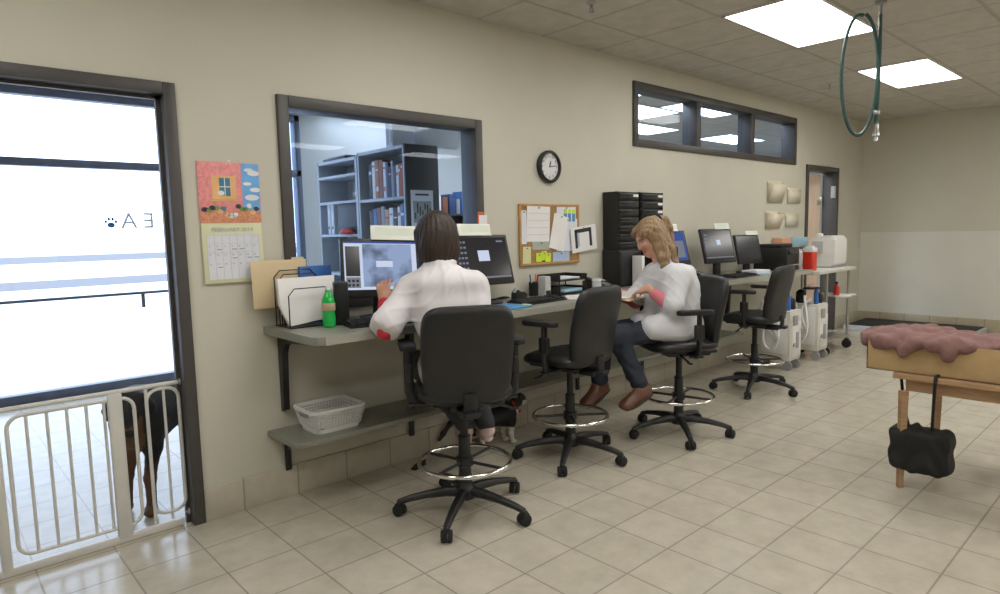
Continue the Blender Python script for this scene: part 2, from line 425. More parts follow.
struct(b.done('baseboard_back', M['base']), 'tile baseboard of the long wall')
b = B(); b.span((XR-.013, YB, 0), (XR+.002, W0-.011, .172), .003); struct(b.done('baseboard_right', M['base_y']), 'tile baseboard of the end wall')

def frame_bars(b, x0, x1, z0, z1, w, y0, y1, bottom=True, bev=.004):
    b.span((x0, y0, z0), (x0+w, y1, z1), bev); b.span((x1-w, y0, z0), (x1, y1, z1), bev)
    b.span((x0+w, y0, z1-w), (x1-w, y1, z1), bev)
    if bottom: b.span((x0+w, y0, z0), (x1-w, y1, z0+w), bev)
# entrance opening with its bronze frame
b = B(); frame_bars(b, D1[0], D1[1], 0, D1[2], .056, W0-.022, W1+.02, False)
b.span((D1[0]+.056, W0+.05, 0), (D1[0]+.072, W0+.075, D1[2]-.056)); b.span((D1[1]-.072, W0+.05, 0), (D1[1]-.056, W0+.075, D1[2]-.056)); b.span((D1[0]+.056, W0+.05, D1[2]-.072), (D1[1]-.056, W0+.075, D1[2]-.056))
struct(b.done('door_1', M['bronze']), 'dark bronze frame of the open doorway')
# office window
w1 = B(); frame_bars(w1, WIN[0], WIN[1], WIN[2], WIN[3], .062, W0-.022, W1+.02)
w1 = struct(w1.done('window_1', M['bronze']), 'wide interior window with a dark bronze frame')
b = B(); b.span((WIN[0]+.06, W0+.055, WIN[2]+.06), (WIN[1]-.06, W0+.061, WIN[3]-.06)); b.done('pane', M['glass'], w1)
# high transom window of three lights
w2 = B(); frame_bars(w2, TR[0], TR[1], TR[2], TR[3], .062, W0-.022, W1+.02)
for xm in (5.715, 6.815): w2.span((xm-.04, W0-.02, TR[2]+.06), (xm+.04, W1+.02, TR[3]-.06), .004)
w2 = struct(w2.done('window_2', M['bronze']), 'high three-pane interior window near the ceiling')
for x0, x1 in ((TR[0]+.06, 5.68), (5.75, 6.78), (6.85, TR[1]-.06)):
    b = B(); b.span((x0, W0+.075, TR[2]+.06), (x1, W0+.081, TR[3]-.06)); b.done('pane', M['glass'], w2)
# far interior door, standing open
d2 = B(); frame_bars(d2, D2[0], D2[1], 0, D2[2], .056, W0-.022, W1+.05, False)
d2 = struct(d2.done('door_2', M['bronze']), 'far doorway with a dark frame and a wooden door standing open')
a = math.radians(112)      # leaf swings into the next room, hinged at the far jamb
hx, hy = D2[1]-.075, W1+.06
Ml = Matrix.Translation((hx, hy, 0)) @ Matrix.Rotation(a, 4, 'Z')
b = B(); b.box((.44, 0, 1.055), (.86, .044, 2.09), .003)
bmesh.ops.transform(b.bm, matrix=Ml, verts=b.bm.verts[:]); lf = b.done('door_leaf', M['woodleaf'], d2)
b = B(); b.box((.878, 0, 1.055), (.012, .046, 2.09), .002); b.box((.06, -.024, 1.06), (.1, .008, 2.09), .002); bmesh.ops.transform(b.bm, matrix=Ml, verts=b.bm.verts[:]); b.done('edge_strip', M['woodedge'], lf)
b = B(); b.box((.80, .05, 1.0), (.02, .06, .02)); b.cyl((.80, .075, 1.0), (.68, .075, 1.0), .010, n=10)
for zz in (.3, 1.1, 1.75): b.box((.02, .026, zz), (.05, .006, .1), .001)
bmesh.ops.transform(b.bm, matrix=Ml, verts=b.bm.verts[:]); b.done('door_handle', M['steel'], lf)
b = B(); b.span((D2[1]-.09, W0-.004, 1.78), (D2[1]-.056, W0+.05, 1.94), .004); b.done('hinge_plate', M['palegrey'], d2)

# rooms behind the wall
b = B(); b.span((3.41, YF, 0), (14.0, YF+.12, HC+.1)); b.span((13.9, W1, 0), (14.0, YF, HC)); struct(b.done('wall_office', M['wall_dim']), 'pale wall of the room behind the windows')
b = B(); b.span((XL-.1, W1, 0), (XL, YF, HC)); struct(b.done('wall_lobby', M['wall_dim']))
b = B(); b.span((XL-.1, YF-.02, 2.79), (3.41, YF+.12, HC+.05)); b.done('trim_2', M['wall_dim'])['kind'] = 'structure'
sf = B()
for x in (XL, -.55, .25, 2.15, 3.34): sf.span((x, YF-.05, 0), (x+.065, YF+.06, 2.80), .004)
sf.span((XL, YF-.05, 2.115), (3.4, YF+.06, 2.185), .004); sf.span((XL, YF-.05, 2.73), (3.4, YF+.06, 2.80), .004); sf.span((XL, YF-.05, 0), (3.4, YF+.06, .085), .004)
sf = struct(sf.done('door_3', M['bronze2']), 'glazed street entrance across the lobby')
for x0, x1 in ((XL+.06, -.55), (-.49, .25), (.31, 2.15), (2.21, 3.34)):
    b = B(); b.span((x0, YF, .08), (x1, YF+.006, 2.12)); b.span((x0, YF, 2.18), (x1, YF+.006, 2.735)); b.done('pane', M['glassdoor'], sf)
b = B(); b.cyl((.32, YF-.10, .925), (2.14, YF-.10, .925), .014, n=10)
for x in (.4, 2.06): b.cyl((x, YF-.10, .925), (x, YF, .925), .012, n=8)
b.span((1.645, YF-.10, .78), (1.675, YF-.075, .92), .004)
b.done('push_bar', M['bronze2'], sf)
b = B(); mir = Matrix.Translation((0, YF-.004, 0)) @ Matrix.Rotation(PI/2, 4, 'X') @ Matrix.Diagonal((-1, 1, 1, 1))
for ch, x in (('A', 1.61), ('E', 1.785), ('F', 1.965)): b.text(ch, .215, Matrix.Translation((x, 0, 1.62)) @ mir, .0008)
b.done('lettering', M['frost'], sf)
b = B()
px, pz = 1.455, 1.605
Mr = Matrix.Translation((px, YF-.005, pz)) @ Matrix.Rotation(PI/2, 4, 'X')
b.prism([(.032*math.cos(t)*1.0, .026*math.sin(t)-.018) for t in [2*PI*i/18 for i in range(18)]], 0, .001, Mr)
for ox, oy, rr in ((-.042, .014, .0135), (-.016, .038, .0145), (.016, .038, .0145), (.042, .014, .0135)):
    b.prism([(ox+rr*.8*math.cos(t), oy+rr*1.15*math.sin(t)) for t in [2*PI*i/14 for i in range(14)]], 0, .001, Mr)
b.done('paw_emblem', M['pawblue'], sf)
b = B(); b.torus((px, YF-.005, pz), .080, .0035, 40, 6, rotm(90).to_4x4()); b.done('emblem_ring', M['frost'], sf)
# outdoors beyond the street entrance
b = B(); b.span((-60, YF+.1, -.14), (90, 120, -.02)); struct(b.done('pavement', M['concrete']), 'bright pale forecourt')
b = B(); b.span((-60, 24, -.02), (90, 29, -.012)); b.span((-60, 52, -.02), (90, 75, -.012)); struct(b.done('street', M['asphalt']), 'pale grey road strips outside')

# ------------------------------------------------------------------ ceiling lamps
LABELS = []
def troffer(x, y, label, m, group, w=1.2, d=.59):
    t = thing('ceiling_light', label, 'ceiling light', (x, y, HC), 0, group)
    b = B(); z0, z1 = -.008, .004
    for s_ in (-1, 1):
        b.span((-w/2, s_*d/2-.016*(s_ > 0), z0), (w/2, s_*d/2+.016*(s_ < 0), z1), .002); b.span((s_*w/2-.016*(s_ > 0), -d/2, z0), (s_*w/2+.016*(s_ < 0), d/2, z1), .002)
    b.done('frame', M['white'], t)
    b = B(); b.span((-w/2+.016, -d/2+.016, -.005), (w/2-.016, d/2-.016, -.001)); b.done('diffuser', m, t)
G = 'ceiling lights of the treatment room'
for i, (x, y) in enumerate(((4.81, 2.02), (7.29, 2.02), (4.81, -.45), (7.29, -.45), (2.33, -.45), (.0, -.45), (2.33, 2.02), (-.15, 2.02), (2.33, -2.9), (4.81, -2.9), (7.29, -2.9), (9.2, -.45))):  # two unseen panels near the long wall added to brighten its doorway end
    troffer(x, y, ['bright square-looking ceiling panel in front of the high three-pane window', 'bright ceiling panel half hidden behind the hanging green hose'][i] if i < 2 else 'unseen fluorescent ceiling panel above or behind the photographer', M['lamp'], G)
G = 'ceiling lights seen through the interior windows'
for x, y, l in ((5.35, 3.95, 'ceiling panel glimpsed in the upper corner of the high window by the clock side'), (6.62, 4.80, 'wide bright ceiling panel seen through the first pane of the high window'),
                (7.30, 4.18, 'bright ceiling panel seen at the top of the middle high pane'), (4.30, 6.72, 'slim ceiling strip seen at the top of the wide office window')):
    troffer(x, y, l, M['lampo'] if y > 6 else M['lampw'], G)
troffer(2.0, 5.4, 'ceiling panel of the office behind the wide window', M['lampo'], G)
troffer(7.9, 5.6, 'added ceiling panel brightening the back room behind the third high window pane', M['lampw'], G)  # extra panel added to brighten the view through the high window
troffer(5.2, 5.9, 'added ceiling panel brightening the back room behind the long wall, beyond the first high pane', M['lampw'], G)  # another panel added only to lift the dark room behind the wall
troffer(10.2, 5.4, 'ceiling panel of the back room beyond the far doorway', M['lampw'], G)
def sprinkler(x, y, label):
    t = thing('sprinkler_head', label, 'sprinkler', (x, y, HC), 0, 'fire sprinklers')
    b = B(); b.lathe([(.032, 0), (.034, -.004), (.018, -.012), (.012, -.014)], n=20); b.done('escutcheon', M['palegrey'], t)
    b = B(); b.cyl((0, 0, -.01), (0, 0, -.03), .011, .008, 10)
    for s_ in (-1, 1): b.tube([(s_*.009, 0, -.026), (s_*.016, 0, -.04), (s_*.004, 0, -.056)], .003, 6)
    b.lathe([(.004, -.055), (.020, -.058), (.020, -.060), (.003, -.061)], n=16); b.done('nozzle', M['grey'], t)
sprinkler(3.30, 2.70, 'small sprinkler head at the top of the photo above the corkboard')
sprinkler(7.05, 2.68, 'small sprinkler head on the ceiling above the hanging wall pockets')

# hanging green hose
t = thing('hanging_hose', 'green rubber air hose looped under the ceiling light', 'hose', (4.757, 1.508, HC))
b = B(); b.lathe([(.035, 0), (.035, -.012), (.012, -.02)], n=16); b.cyl((0, 0, -.01), (0, 0, -.10), .010, n=10); b.done('ceiling_mount', M['grey'], t)
lp = []
r3 = V((.737, -.676, 0))
for i in range(49):
    a = math.radians(80 - 7.5*i)
    u = -.115 + .115*math.cos(a); z = -.455 + .385*math.sin(a)
    lp.append(r3*u + V((0, 0, z)) + V((.02, .02, 0))*(i/48))
b = B(); b.tube(lp, .0115, 8)
b.tube([(0, 0, -.08), r3*.004+V((0, 0, -.3)), r3*.002+V((.0, .0, -.6)), r3*-.004+V((0, 0, -.79))], .0115, 8); b.done('hose', M['hose'], t)
b = B(); b.lathe([(.013, -.77), (.016, -.78), (.016, -.82), (.02, -.825), (.02, -.85), (.011, -.855), (.013, -.88), (.006, -.885)], n=12); b.done('coupling', M['steel'], t)
b = B(); b.box((-.004, 0, -.70), (.036, .036, .03), .008); b.done('clip', M['steel'], t)

# ------------------------------------------------------------------ counter, shelf, brackets
CT, CF, CX0, CX1 = .97, 2.77, 1.362, 6.98
t = thing('worktop', 'long grey laminate worktop on wall brackets under the windows', 'counter', (CX0, W0, 0))
L_ = CX1-CX0
b = B(); c = .05
poly = [(0, -.012), (0, -(W0-CF)+c), (c*.3, -(W0-CF)+c*.3), (c, -(W0-CF)), (L_, -(W0-CF)), (L_, -.012)]
b.prism(poly, CT-.042, CT, None, .003); wt = b.done('worktop_slab', M['laminate'], t)
b = B(); b.span((c, -(W0-CF)-.003, CT-.041), (L_, -(W0-CF)+.001, CT-.001)); b.done('edge_strip', M['laminate_edge'], t)
for x in (1.455, 2.28, 3.12, 3.9, 4.79, 5.6, 6.3):
    b = B(); x -= CX0
    prof = [(-.001, .93), (-.50, .93), (-.50, .905), (-.13, .885), (-.075, .86), (-.055, .82), (-.042, .50), (-.001, .49)]
    b.prism([(y, z) for y, z in prof], -.017, .017, Matrix.Translation((x, 0, 0)) @ Matrix(((0, 0, 1, 0), (1, 0, 0, 0), (0, 1, 0, 0), (0, 0, 0, 1))), .003)
    b.done('bracket', M['blackm'], t)
t = thing('wall_shelf', 'low grey laminate shelf running along the wall under the worktop', 'shelf', (1.352, W0, 0))
b = B(); L_ = 6.0-1.352
b.prism([(0, -.012), (0, -.31), (.02, -.345), (.05, -.36), (L_, -.36), (L_, -.012)], .372, .40, None, .003); b.done('shelf_board', M['laminate'], t)
for x in (1.455, 2.28, 3.12, 3.9, 4.79, 5.6):
    b = B(); b.box((x-1.352, -.019, .262), (.034, .012, .215), .002); b.box((x-1.352, -.16, .365), (.034, .29, .012), .002)
    b.prism([(-.02, .36), (-.11, .36), (-.02, .27)], -.004, .004, Matrix.Translation((x-1.352, 0, 0)) @ Matrix(((0, 0, 1, 0), (1, 0, 0, 0), (0, 1, 0, 0), (0, 0, 0, 1))))
    b.done('bracket', M['blackm'], t)

# ------------------------------------------------------------------ drafting chairs
def chair():
    t = thing('drafting_chair', 'x', 'chair')
    b = B(); b.lathe([(.001, .075), (.052, .078), (.056, .10), (.050, .135), (.036, .15), (.034, .16)], n=24)
    for k in range(5):
        a = 2*PI*k/5; d = V((math.cos(a), math.sin(a), 0)); s_ = V((-d.y, d.x, 0)); rings = []
        for r, zc, w, h in ((.03, .112, .056, .05), (.10, .115, .052, .044), (.20, .105, .044, .034), (.29, .088, .038, .030), (.338, .074, .034, .028), (.357, .064, .026, .022)):
            rings.append(b.ring([d*r + s_*(w/2*px_) + V((0, 0, zc + h/2*pz_)) for px_, pz_ in ((-.6, -1), (.6, -1), (1, -.4), (.9, .5), (.5, 1), (-.5, 1), (-.9, .5), (-1, -.4))]))
        b.skin(rings)
    b.done('star_base', M['black'], t)
    for k in range(5):
        a = 2*PI*k/5; d = V((math.cos(a), math.sin(a), 0)); tw = a+.7+k*.9; q = V((math.cos(tw), math.sin(tw), 0)); o = d*.343
        b = B(); ax = V((-q.y, q.x, 0))
        for s_ in (-1, 1): b.tube([o+ax*(.006*s_)+V((0, 0, .030)), o+ax*(.009*s_)+V((0, 0, .030)), o+ax*(.024*s_)+V((0, 0, .030)), o+ax*(.028*s_)+V((0, 0, .030))], [.024, .0295, .0295, .024], 18)
        hood = [o + q*(.031*math.cos(u)) + V((0, 0, .032+.031*math.sin(u))) for u in [math.radians(v_) for v_ in range(-10, 191, 20)]]
        b.tube(hood, .006, 6, flat=1.0); b.cyl(o+V((0, 0, .045)), o+V((0, 0, .085)), .009, n=10)
        b.done('caster', M['rubber'], t)
    b = B(); b.cyl((0, 0, .13), (0, 0, .40), .034, .030, 20); b.cyl((0, 0, .40), (0, 0, .575), .021, n=16); b.lathe([(.031, .40), (.034, .405), (.022, .415)], n=20)
    b.done('gas_column', M['black'], t)
    fr = B(); fr.torus((0, 0, .272), .235, .0115, 56, 10); fr = fr.done('foot_ring', M['chrome'], t)
    b = B(); b.lathe([(.034, .245), (.044, .25), (.044, .295), (.034, .30)], n=20)
    for k in range(4):
        a = PI/4+PI/2*k; d = V((math.cos(a), math.sin(a), 0)); b.tube([d*.04+V((0, 0, .272)), d*.228+V((0, 0, .272))], .0085, 8)
    b.done('spokes', M['black'], fr)
    b = B(); b.box((0, 0, .585), (.17, .23, .045), .015); b.box((0, -.17, .580), (.075, .2, .025), .008); b.box((0, .02, .607), (.34, .34, .012), .004)
    for s_ in (-1, 1): b.box((s_*.15, -.01, .596), (.26, .06, .012), .004)
    b.done('tilt_mechanism', M['black'], t)
    b = B(); b.tube([(-.06, .03, .585), (-.19, .05, .572), (-.25, .05, .560)], .006, 8); b.box((-.262, .05, .556), (.05, .022, .010), .004); b.done('lever', M['black'], t)
    b = B(); b.tube([(.06, -.05, .585), (.19, -.06, .565), (.24, -.06, .548)], .006, 8); b.box((.252, -.06, .544), (.05, .022, .010), .004); b.done('lever', M['black'], t)
    b = B()
    def seat_pt(x, y, d):
        z = .642 + d + .012*math.cos(x*4) - .10*max(0, y-.10)**1.3*2.2 + .05*max(0, abs(x)-.13)
        return (x, y+.015, z)
    pillow(b, .485, .475, .078, 3.6, seat_pt); b.done('seat', M['leather'], t)
    b = B()
    def back_pt(x, y, d):
        z = .865 + y; tilt = -.225 - .13*y - .06*max(0, y)**1.5 + .55*x*x - .05*math.exp(-((y+.12)/.12)**2)*0
        lum = .018*math.exp(-((y+.08)/.13)**2)
        return (x*(1-.06*max(0, -y/.24)), tilt + d + lum, z)
    pillow(b, .455, .485, .070, 5.5, back_pt, ((0, 1), (.35, 1), (.62, 1), (.82, .98), (.92, .86), (.975, .55), (1.0, 0.0)))
    b.done('backrest', M['leather'], t)
    b = B(); b.tube([(0, -.12, .578), (0, -.20, .578), (0, -.228, .590), (0, -.232, .625), (0, -.228, .68)], .034, 10, flat=.4); b.box((0, -.15, .572), (.11, .13, .035), .012); b.done('back_support', M['black'], t)
    for s_ in (-1, 1):
        b = B(); b.tube([(s_*.14, -.01, .598), (s_*.235, -.01, .598), (s_*.258, -.01, .610), (s_*.270, -.01, .66), (s_*.272, -.01, .875)], .024, 10, flat=.62, up=(0, 1, 0))
        b.box((s_*.272, -.01, .76), (.036, .066, .10), .010); ap = b.done('armrest', M['black'], t)
        b = B(); b.prism(rrect(.078, .255, .036), -.015, .013, Matrix.Translation((s_*.274, .02, .893)), .008); b.done('arm_pad', M['rubber'], ap)
    return t
GC = 'black drafting chairs along the counter'
ch = chair(); ch['group'] = GC; ch['label'] = 'black drafting chair the dark-haired person sits in, its back to the camera'
ch.location = (2.028, 2.52, 0); ch.rotation_euler.z = math.radians(-30)
dup(ch, (3.02, 2.67, 0), math.radians(6), 'empty black drafting chair standing between the two seated people')
dup(ch, (3.89, 2.43, 0), math.radians(58), 'black drafting chair under the blond person reading')
dup(ch, (5.40, 2.62, 0), math.radians(5), 'empty black drafting chair farthest along the counter, near the white machines')
# chair bases swivel on their own: turn the star bases to where the casters stand
for o in [o for o in COL.objects if o.name.startswith('drafting_chair')]:
    k = {(2.03): 29, (3.02): -9, (3.89): -49, (5.40): -23}[round(o.location.x, 2)]
    for c in o.children:
        if c.name.startswith(('star_base', 'caster')): c.rotation_euler.z = math.radians(k)
M['scr_dark'] = mat('screen_dark', (.010, .010, .012), .15, var=.05, emit=1.0)
M['scr_white'] = emit_mat('screen_white', (.72, .80, 1.0), .95)
M['scr_icon'] = emit_mat('screen_icon', (.45, .50, .68), .5)
M['scr_blue'] = emit_mat('screen_blue', (.08, .14, .48), .75)
M['scr_grey'] = emit_mat('screen_grey', (.40, .42, .48), .55)
def xray_mat():
    m = bpy.data.materials.new('screen_scan'); m.use_nodes = True; nt = m.node_tree; N, L = nt.nodes, nt.links
    N.remove(N['Principled BSDF']); tc = N.new('ShaderNodeTexCoord'); nz = N.new('ShaderNodeTexNoise'); nz.inputs['Scale'].default_value = 7; nz.inputs['Detail'].default_value = 3
    L.new(tc.outputs['Object'], nz.inputs['Vector']); r = N.new('ShaderNodeValToRGB')
    r.color_ramp.elements[0].position = .30; r.color_ramp.elements[0].color = (.10, .12, .18, 1); r.color_ramp.elements[1].position = .52; r.color_ramp.elements[1].color = (.42, .54, .82, 1)
    L.new(nz.outputs['Fac'], r.inputs['Fac']); e = N.new('ShaderNodeEmission'); e.inputs['Strength'].default_value = .8; L.new(r.outputs[0], e.inputs[0]); L.new(e.outputs[0], N['Material Output'].inputs['Surface'])
    return m
M['scr_scan'] = xray_mat()

def monitor(loc, rz, label, content, w=.45, h=.31, zb=.13, tilt=15, sign=None, roll=0):
    t = thing('computer_monitor', label, 'monitor', loc, math.radians(rz), 'flat computer monitors on the worktop')
    R = Matrix.Translation((0, 0, zb)) @ Matrix.Rotation(math.radians(-tilt), 4, 'X') @ Matrix.Rotation(math.radians(roll), 4, 'Y')
    b = B(); b.box((0, 0, h/2), (w, .030, h), .006); b.box((0, .028, h*.5), (w*.6, .035, h*.6), .012)
    bmesh.ops.transform(b.bm, matrix=R, verts=b.bm.verts[:]); b.done('housing', M['black'], t)
    sw, sh, s0 = w-.036, h-.062, .042
    b = B()
    def q(u0, v0, u1, v1, lift=0, mi=0):
        b.mi = mi; y = -.0158 - lift*.0006
        b.quad(*[R @ V(((u-.5)*sw, y, s0+v*sh)) for u, v in ((u0, v0), (u1, v0), (u1, v1), (u0, v1))])
    ms = [M['scr_dark'], M['scr_white'], M['scr_icon'], M['scr_blue'], M['scr_grey'], M['scr_scan']]
    q(0, 0, 1, 1, 0, 4 if content == 'scan' else (3 if content == 'blue' else 0))
    if content == 'scan':
        b.mi = 1; q(0, 0, 1, 1, 1, 1); q(.02, .28, .21, .90, 2, 0); q(.02, .04, .21, .26, 2, 4)
        for i in range(3):
            for j in range(2): q(.04+.055*i, .07+.09*j, .075+.055*i, .12+.09*j, 3, 0)
        q(.25, .06, .93, .95, 2, 5); q(.25, .82, .93, .95, 3, 0) if False else None
        q(0, .965, 1, 1, 3, 3); q(.43, .47, .66, .61, 3, 1); q(.43, .605, .66, .62, 4, 3)
    elif content == 'icons':
        for j in range(6):
            for i in range(3): q(.02+.065*i, .86-.125*j, .062+.065*i, .905-.125*j, 1, 2)
        q(.40, .42, .62, .68, 1, 1); q(.03, 0, 1, .045, 1, 4); q(.80, .88, .93, .92, 1, 2)
    elif content == 'window':
        q(.44, .48, .58, .66, 1, 1); q(0, .02, 1, .06, 1, 4)
        for j in range(6): q(.03, .82-.12*j, .14, .86-.12*j, 1, 0 if j > 3 else 2)
    elif content == 'blue':
        q(.02, .84, .5, .95, 1, 1); q(.55, .1, .95, .7, 1, 4)
    b.done('screen', ms, t)
    b = B(); b.box((0, .05, zb*.55+.02), (.085, .03, zb*1.1+.04), .008); b.done('stand_neck', M['black'], t)
    b = B(); b.prism(superell(.24, .19, 3), 0.0, .014, Matrix.Translation((0, .03, 0)), .004); b.done('stand_base', M['black'], t)
    if sign:
        x0, x1, hh = sign
        b = B(); b.box(((x0+x1)/2, -.012, h+hh/2-.008), (x1-x0, .004, hh), .001); b.mi = 1
        b.box(((x0+x1)/2+.01, -.0145, h+hh/2), (x1-x0-.03, .0006, hh*.55)); b.mi = 0; b.box(((x0+x1)/2, -.009, h-.006), (x1-x0, .03, .004), .001)
        bmesh.ops.transform(b.bm, matrix=R, verts=b.bm.verts[:]); b.done('name_strip', [M['stripwhite'], M['signgreen']], t)
    return t
M['stripwhite'] = mat('strip_card', (.82, .83, .76), .6, var=.03)
M['signgreen'] = mat('strip_print', (.70, .76, .66), .6, var=.05)
monitor((1.955, 3.13, CT), -16, 'lit computer monitor showing a pale blue scan image, beside the green bottle', 'scan', .455, .335, .12, 12, (-.05, .215, .085), 2.5)
monitor((2.755, 3.14, CT), 0, 'dark computer monitor with a column of small icons, beside the corkboard', 'icons', .475, .335, .13, 15, (-.17, .105, .08), 1)
monitor((4.86, 3.14, CT), -22, 'computer monitor with a bright blue screen, mostly hidden behind the blond person', 'blue', .45, .32, .14, 20, (-.1, .16, .07))
monitor((5.715, 3.12, CT), -12, 'dark computer monitor with one small white box, second beyond the blond person', 'window', .42, .335, .125, 15, (0, .2, .06))
monitor((6.27, 3.10, CT), -12, 'black computer monitor nearest the black printer', 'none', .36, .30, .09, 14, (.0, .18, .045))

def keyboard(loc, rz, label):
    t = thing('keyboard', label, 'keyboard', loc, math.radians(rz), 'black keyboards on the worktop')
    b = B(); b.prism([(-.075, 0), (.075, 0), (.075, .022), (-.075, .010)], -.225, .225, Matrix(((0, 0, 1, 0), (1, 0, 0, 0), (0, 1, 0, 0), (0, 0, 0, 1))), .003); b.done('keyboard_case', M['black'], t)
    b = B(); b.prism([(-.070, .008), (.070, .008), (.070, .0245), (-.070, .0125)], -.218, .218, Matrix(((0, 0, 1, 0), (1, 0, 0, 0), (0, 1, 0, 0), (0, 0, 0, 1))))
    for r_ in range(5):
        for c in range(19):
            if c in (14, ): continue
            y = -.056+.026*r_; b.box((-.207+.023*c, y, .0135+.080*(y+.075)+.004), (.018, .020, .009), .002, seg=1)
    b.done('keys', M['rubber'], t)
keyboard((1.86, 2.93, CT), -14, 'black keyboard in front of the lit scan monitor')
keyboard((3.06, 2.98, CT), 4, 'black keyboard beside the dark icon monitor')
keyboard((5.72, 2.92, CT), 0, 'black keyboard in front of the dark monitor with one white box')

# wire sorter with papers
t = thing('wire_file_sorter', 'black wire desktop file sorter at the end of the worktop', 'file sorter', (1.53, 3.24, CT))
for i, (y, zt, w, z0) in enumerate(((-.09, .205, .235, .0), (-.03, .235, .235, .02), (.0, .255, .235, .04), (.03, .275, .235, .06), (.075, .295, .235, .08))):
    c = .035; pts = [(-w/2, y, .003), (-w/2, y, zt-c), (-w/2+c*.9, y, zt), (w/2-c*.9, y, zt), (w/2, y, zt-c), (w/2, y, .003)]
    b = B(); b.tube(pts, .0032, 6)
    if i: b.tube([(-w/2, y, z0+.02), (w/2, y, z0+.02)], .0028, 6)
    if 1 <= i <= 3:
        for k in (.022, .044): b.tube([(-w/2+k, y, zt-.10), (-w/2+k, y, zt-c-k*.6), (-w/2+c*.9+k*.5, y, zt-k), (w/2-c*.9-k*.5, y, zt-k), (w/2-k, y, zt-c-k*.6), (w/2-k, y, zt-.10)], .002, 5)
    b.done('divider', M['blackm'], t)
b = B()
b.tube([(-.1175, -.10, .004), (.1175, -.10, .004), (.1175, .085, .004), (-.1175, .085, .004)], .0035, 6, closed=True)
b.done('base_wire', M['blackm'], t)
t = tag(B().prism([(-.165, .015), (-.15, -.03), (-.12, -.10), (-.115, -.10), (.14, -.075), (.155, .15), (-.165, .15)], -.012, .012, Matrix.Translation((0, 0, 0)) @ rotm(84).to_4x4(), .002).done('paper_stack', M['paper'], loc=(1.545, 3.195, CT+.11)),
        'thick white paper stack leaning in the wire sorter behind the green bottle', 'paper')
t = thing('manila_folder', 'manila folder standing at the back of the wire sorter, below the calendar', 'folder', (1.47, 3.335, CT+.10))
for s_ in (0, 1):
    b = B(); b.box((-.02+.01*s_, .008*s_-.006, .125), (.30, .002, .25), .0006, rotm(-3, 0, 0)); b.done('cover', M['manila'], t)
b = B(); b.prism(rrect(.07, .02, .005), -.001, .001, Matrix.Translation((.09, .004, .252)) @ rotm(90).to_4x4()); b.done('index_tab', M['manila'], t)
t = thing('ring_binder', 'blue ring binder standing between the manila folder and the window', 'binder', (1.655, 3.33, CT))
b = B(); b.box((0, 0, .155), (.20, .035, .31), .004, rotm(-4, 0, 6)); b.done('cover', M['blue'], t)
b = B(); b.box((0.002, -.002, .155), (.19, .026, .295), .001, rotm(-4, 0, 6)); b.done('pages', M['paper'], t)

# green bottle
t = thing('soda_bottle', 'green plastic soda bottle standing on the worktop', 'bottle', (1.585, 3.06, CT))
b = B(); b.lathe([(.012, .0), (.030, .002), (.034, .012), (.034, .05), (.032, .075), (.034, .095), (.034, .13), (.031, .148), (.022, .170), (.014, .186), (.0125, .192), (.0125, .200)], n=28); b.done('bottle_body', M['bottle'], t)
b = B(); b.lathe([(.0335, .088), (.0350, .09), (.0350, .126), (.0335, .128)], n=28); b.done('label_band', M['label'], t)
b = B(); b.lathe([(.0140, .194), (.0152, .195), (.0152, .212), (.0135, .214)], n=20); b.done('bottle_cap', M['white'], t)
t = thing('desktop_speaker', 'slim black desktop speaker between the green bottle and the lit monitor', 'speaker', (1.685, 3.11, CT), math.radians(-25))
b = B(); b.box((0, 0, .115), (.075, .11, .225), .008); b.done('cabinet', M['black'], t)
b = B(); b.box((0, -.056, .125), (.062, .004, .185), .002); b.done('grille', M['rubber'], t)
b = B(); b.cyl((.018, -.055, .02), (.018, -.064, .02), .007, n=12); b.done('volume_knob', M['grey'], t)

# calendar on the wall
t = thing('wall_calendar', 'wall calendar with a pink house picture above a month page', 'calendar', (1.235, W0-.004, 1.52))
b = B(); b.span((-.155, -.004, .0), (.155, 0, .305), .0005)
b.mi = 1; b.span((.062, -.0048, .002), (.153, -.0042, .303)); b.mi = 0
b.mi = 2; b.prism([(-.09, .118), (.032, .118), (.032, .238), (-.09, .238)], 0, .0012, Matrix.Translation((0, -.0045, 0)) @ rotm(90).to_4x4())
b.mi = 3; b.span((-.052, -.0064, .136), (.002, -.0056, .226))
b.mi = 4
b.span((-.027, -.0072, .136), (-.023, -.0062, .226)); b.span((-.052, -.0072, .180), (.002, -.0062, .184)); b.prism([(-.045+.016*math.cos(k), .150+.013*math.sin(k)) for k in [2*PI*i/12 for i in range(12)]], 0, .0012, Matrix.Translation((0, -.0062, 0)) @ rotm(90).to_4x4())
for cx, cz, r_ in ((.10, .27, .022), (.125, .255, .03), (.09, .20, .02), (.13, .17, .026), (.11, .13, .034)): b.prism([(cx+r_*1.1*math.cos(k) if abs(cx+r_*1.1*math.cos(k)) < .153 else .153, cz+r_*.45*math.sin(k)) for k in [2*PI*i/14 for i in range(14)]], 0, .0008, Matrix.Translation((0, -.005, 0)) @ rotm(90).to_4x4())
b.mi = 5; b.prism([(-.153, .002), (.153, .002), (.153, .055), (.09, .07), (.02, .06), (-.06, .062), (-.153, .045)], 0, .0010, Matrix.Translation((0, -.0052, 0)) @ rotm(90).to_4x4())
rnd = random.Random(3)
for i in range(15):
    b.mi = rnd.choice([4, 6, 2, 7, 3]); cx, cz = -.13+.26*i/14, .035+rnd.random()*.055
    b.prism([(cx+(.010+.010*rnd.random())*math.cos(k), cz+.012*math.sin(k)) for k in [2*PI*j/9 for j in range(9)]], 0, .0012, Matrix.Translation((0, -.006, 0)) @ rotm(90).to_4x4())
b.mi = 2; b.span((-.02, -.0068, .105), (-.005, -.006, .118)); b.span((-.10, -.007, .108), (.04, -.006, .116))
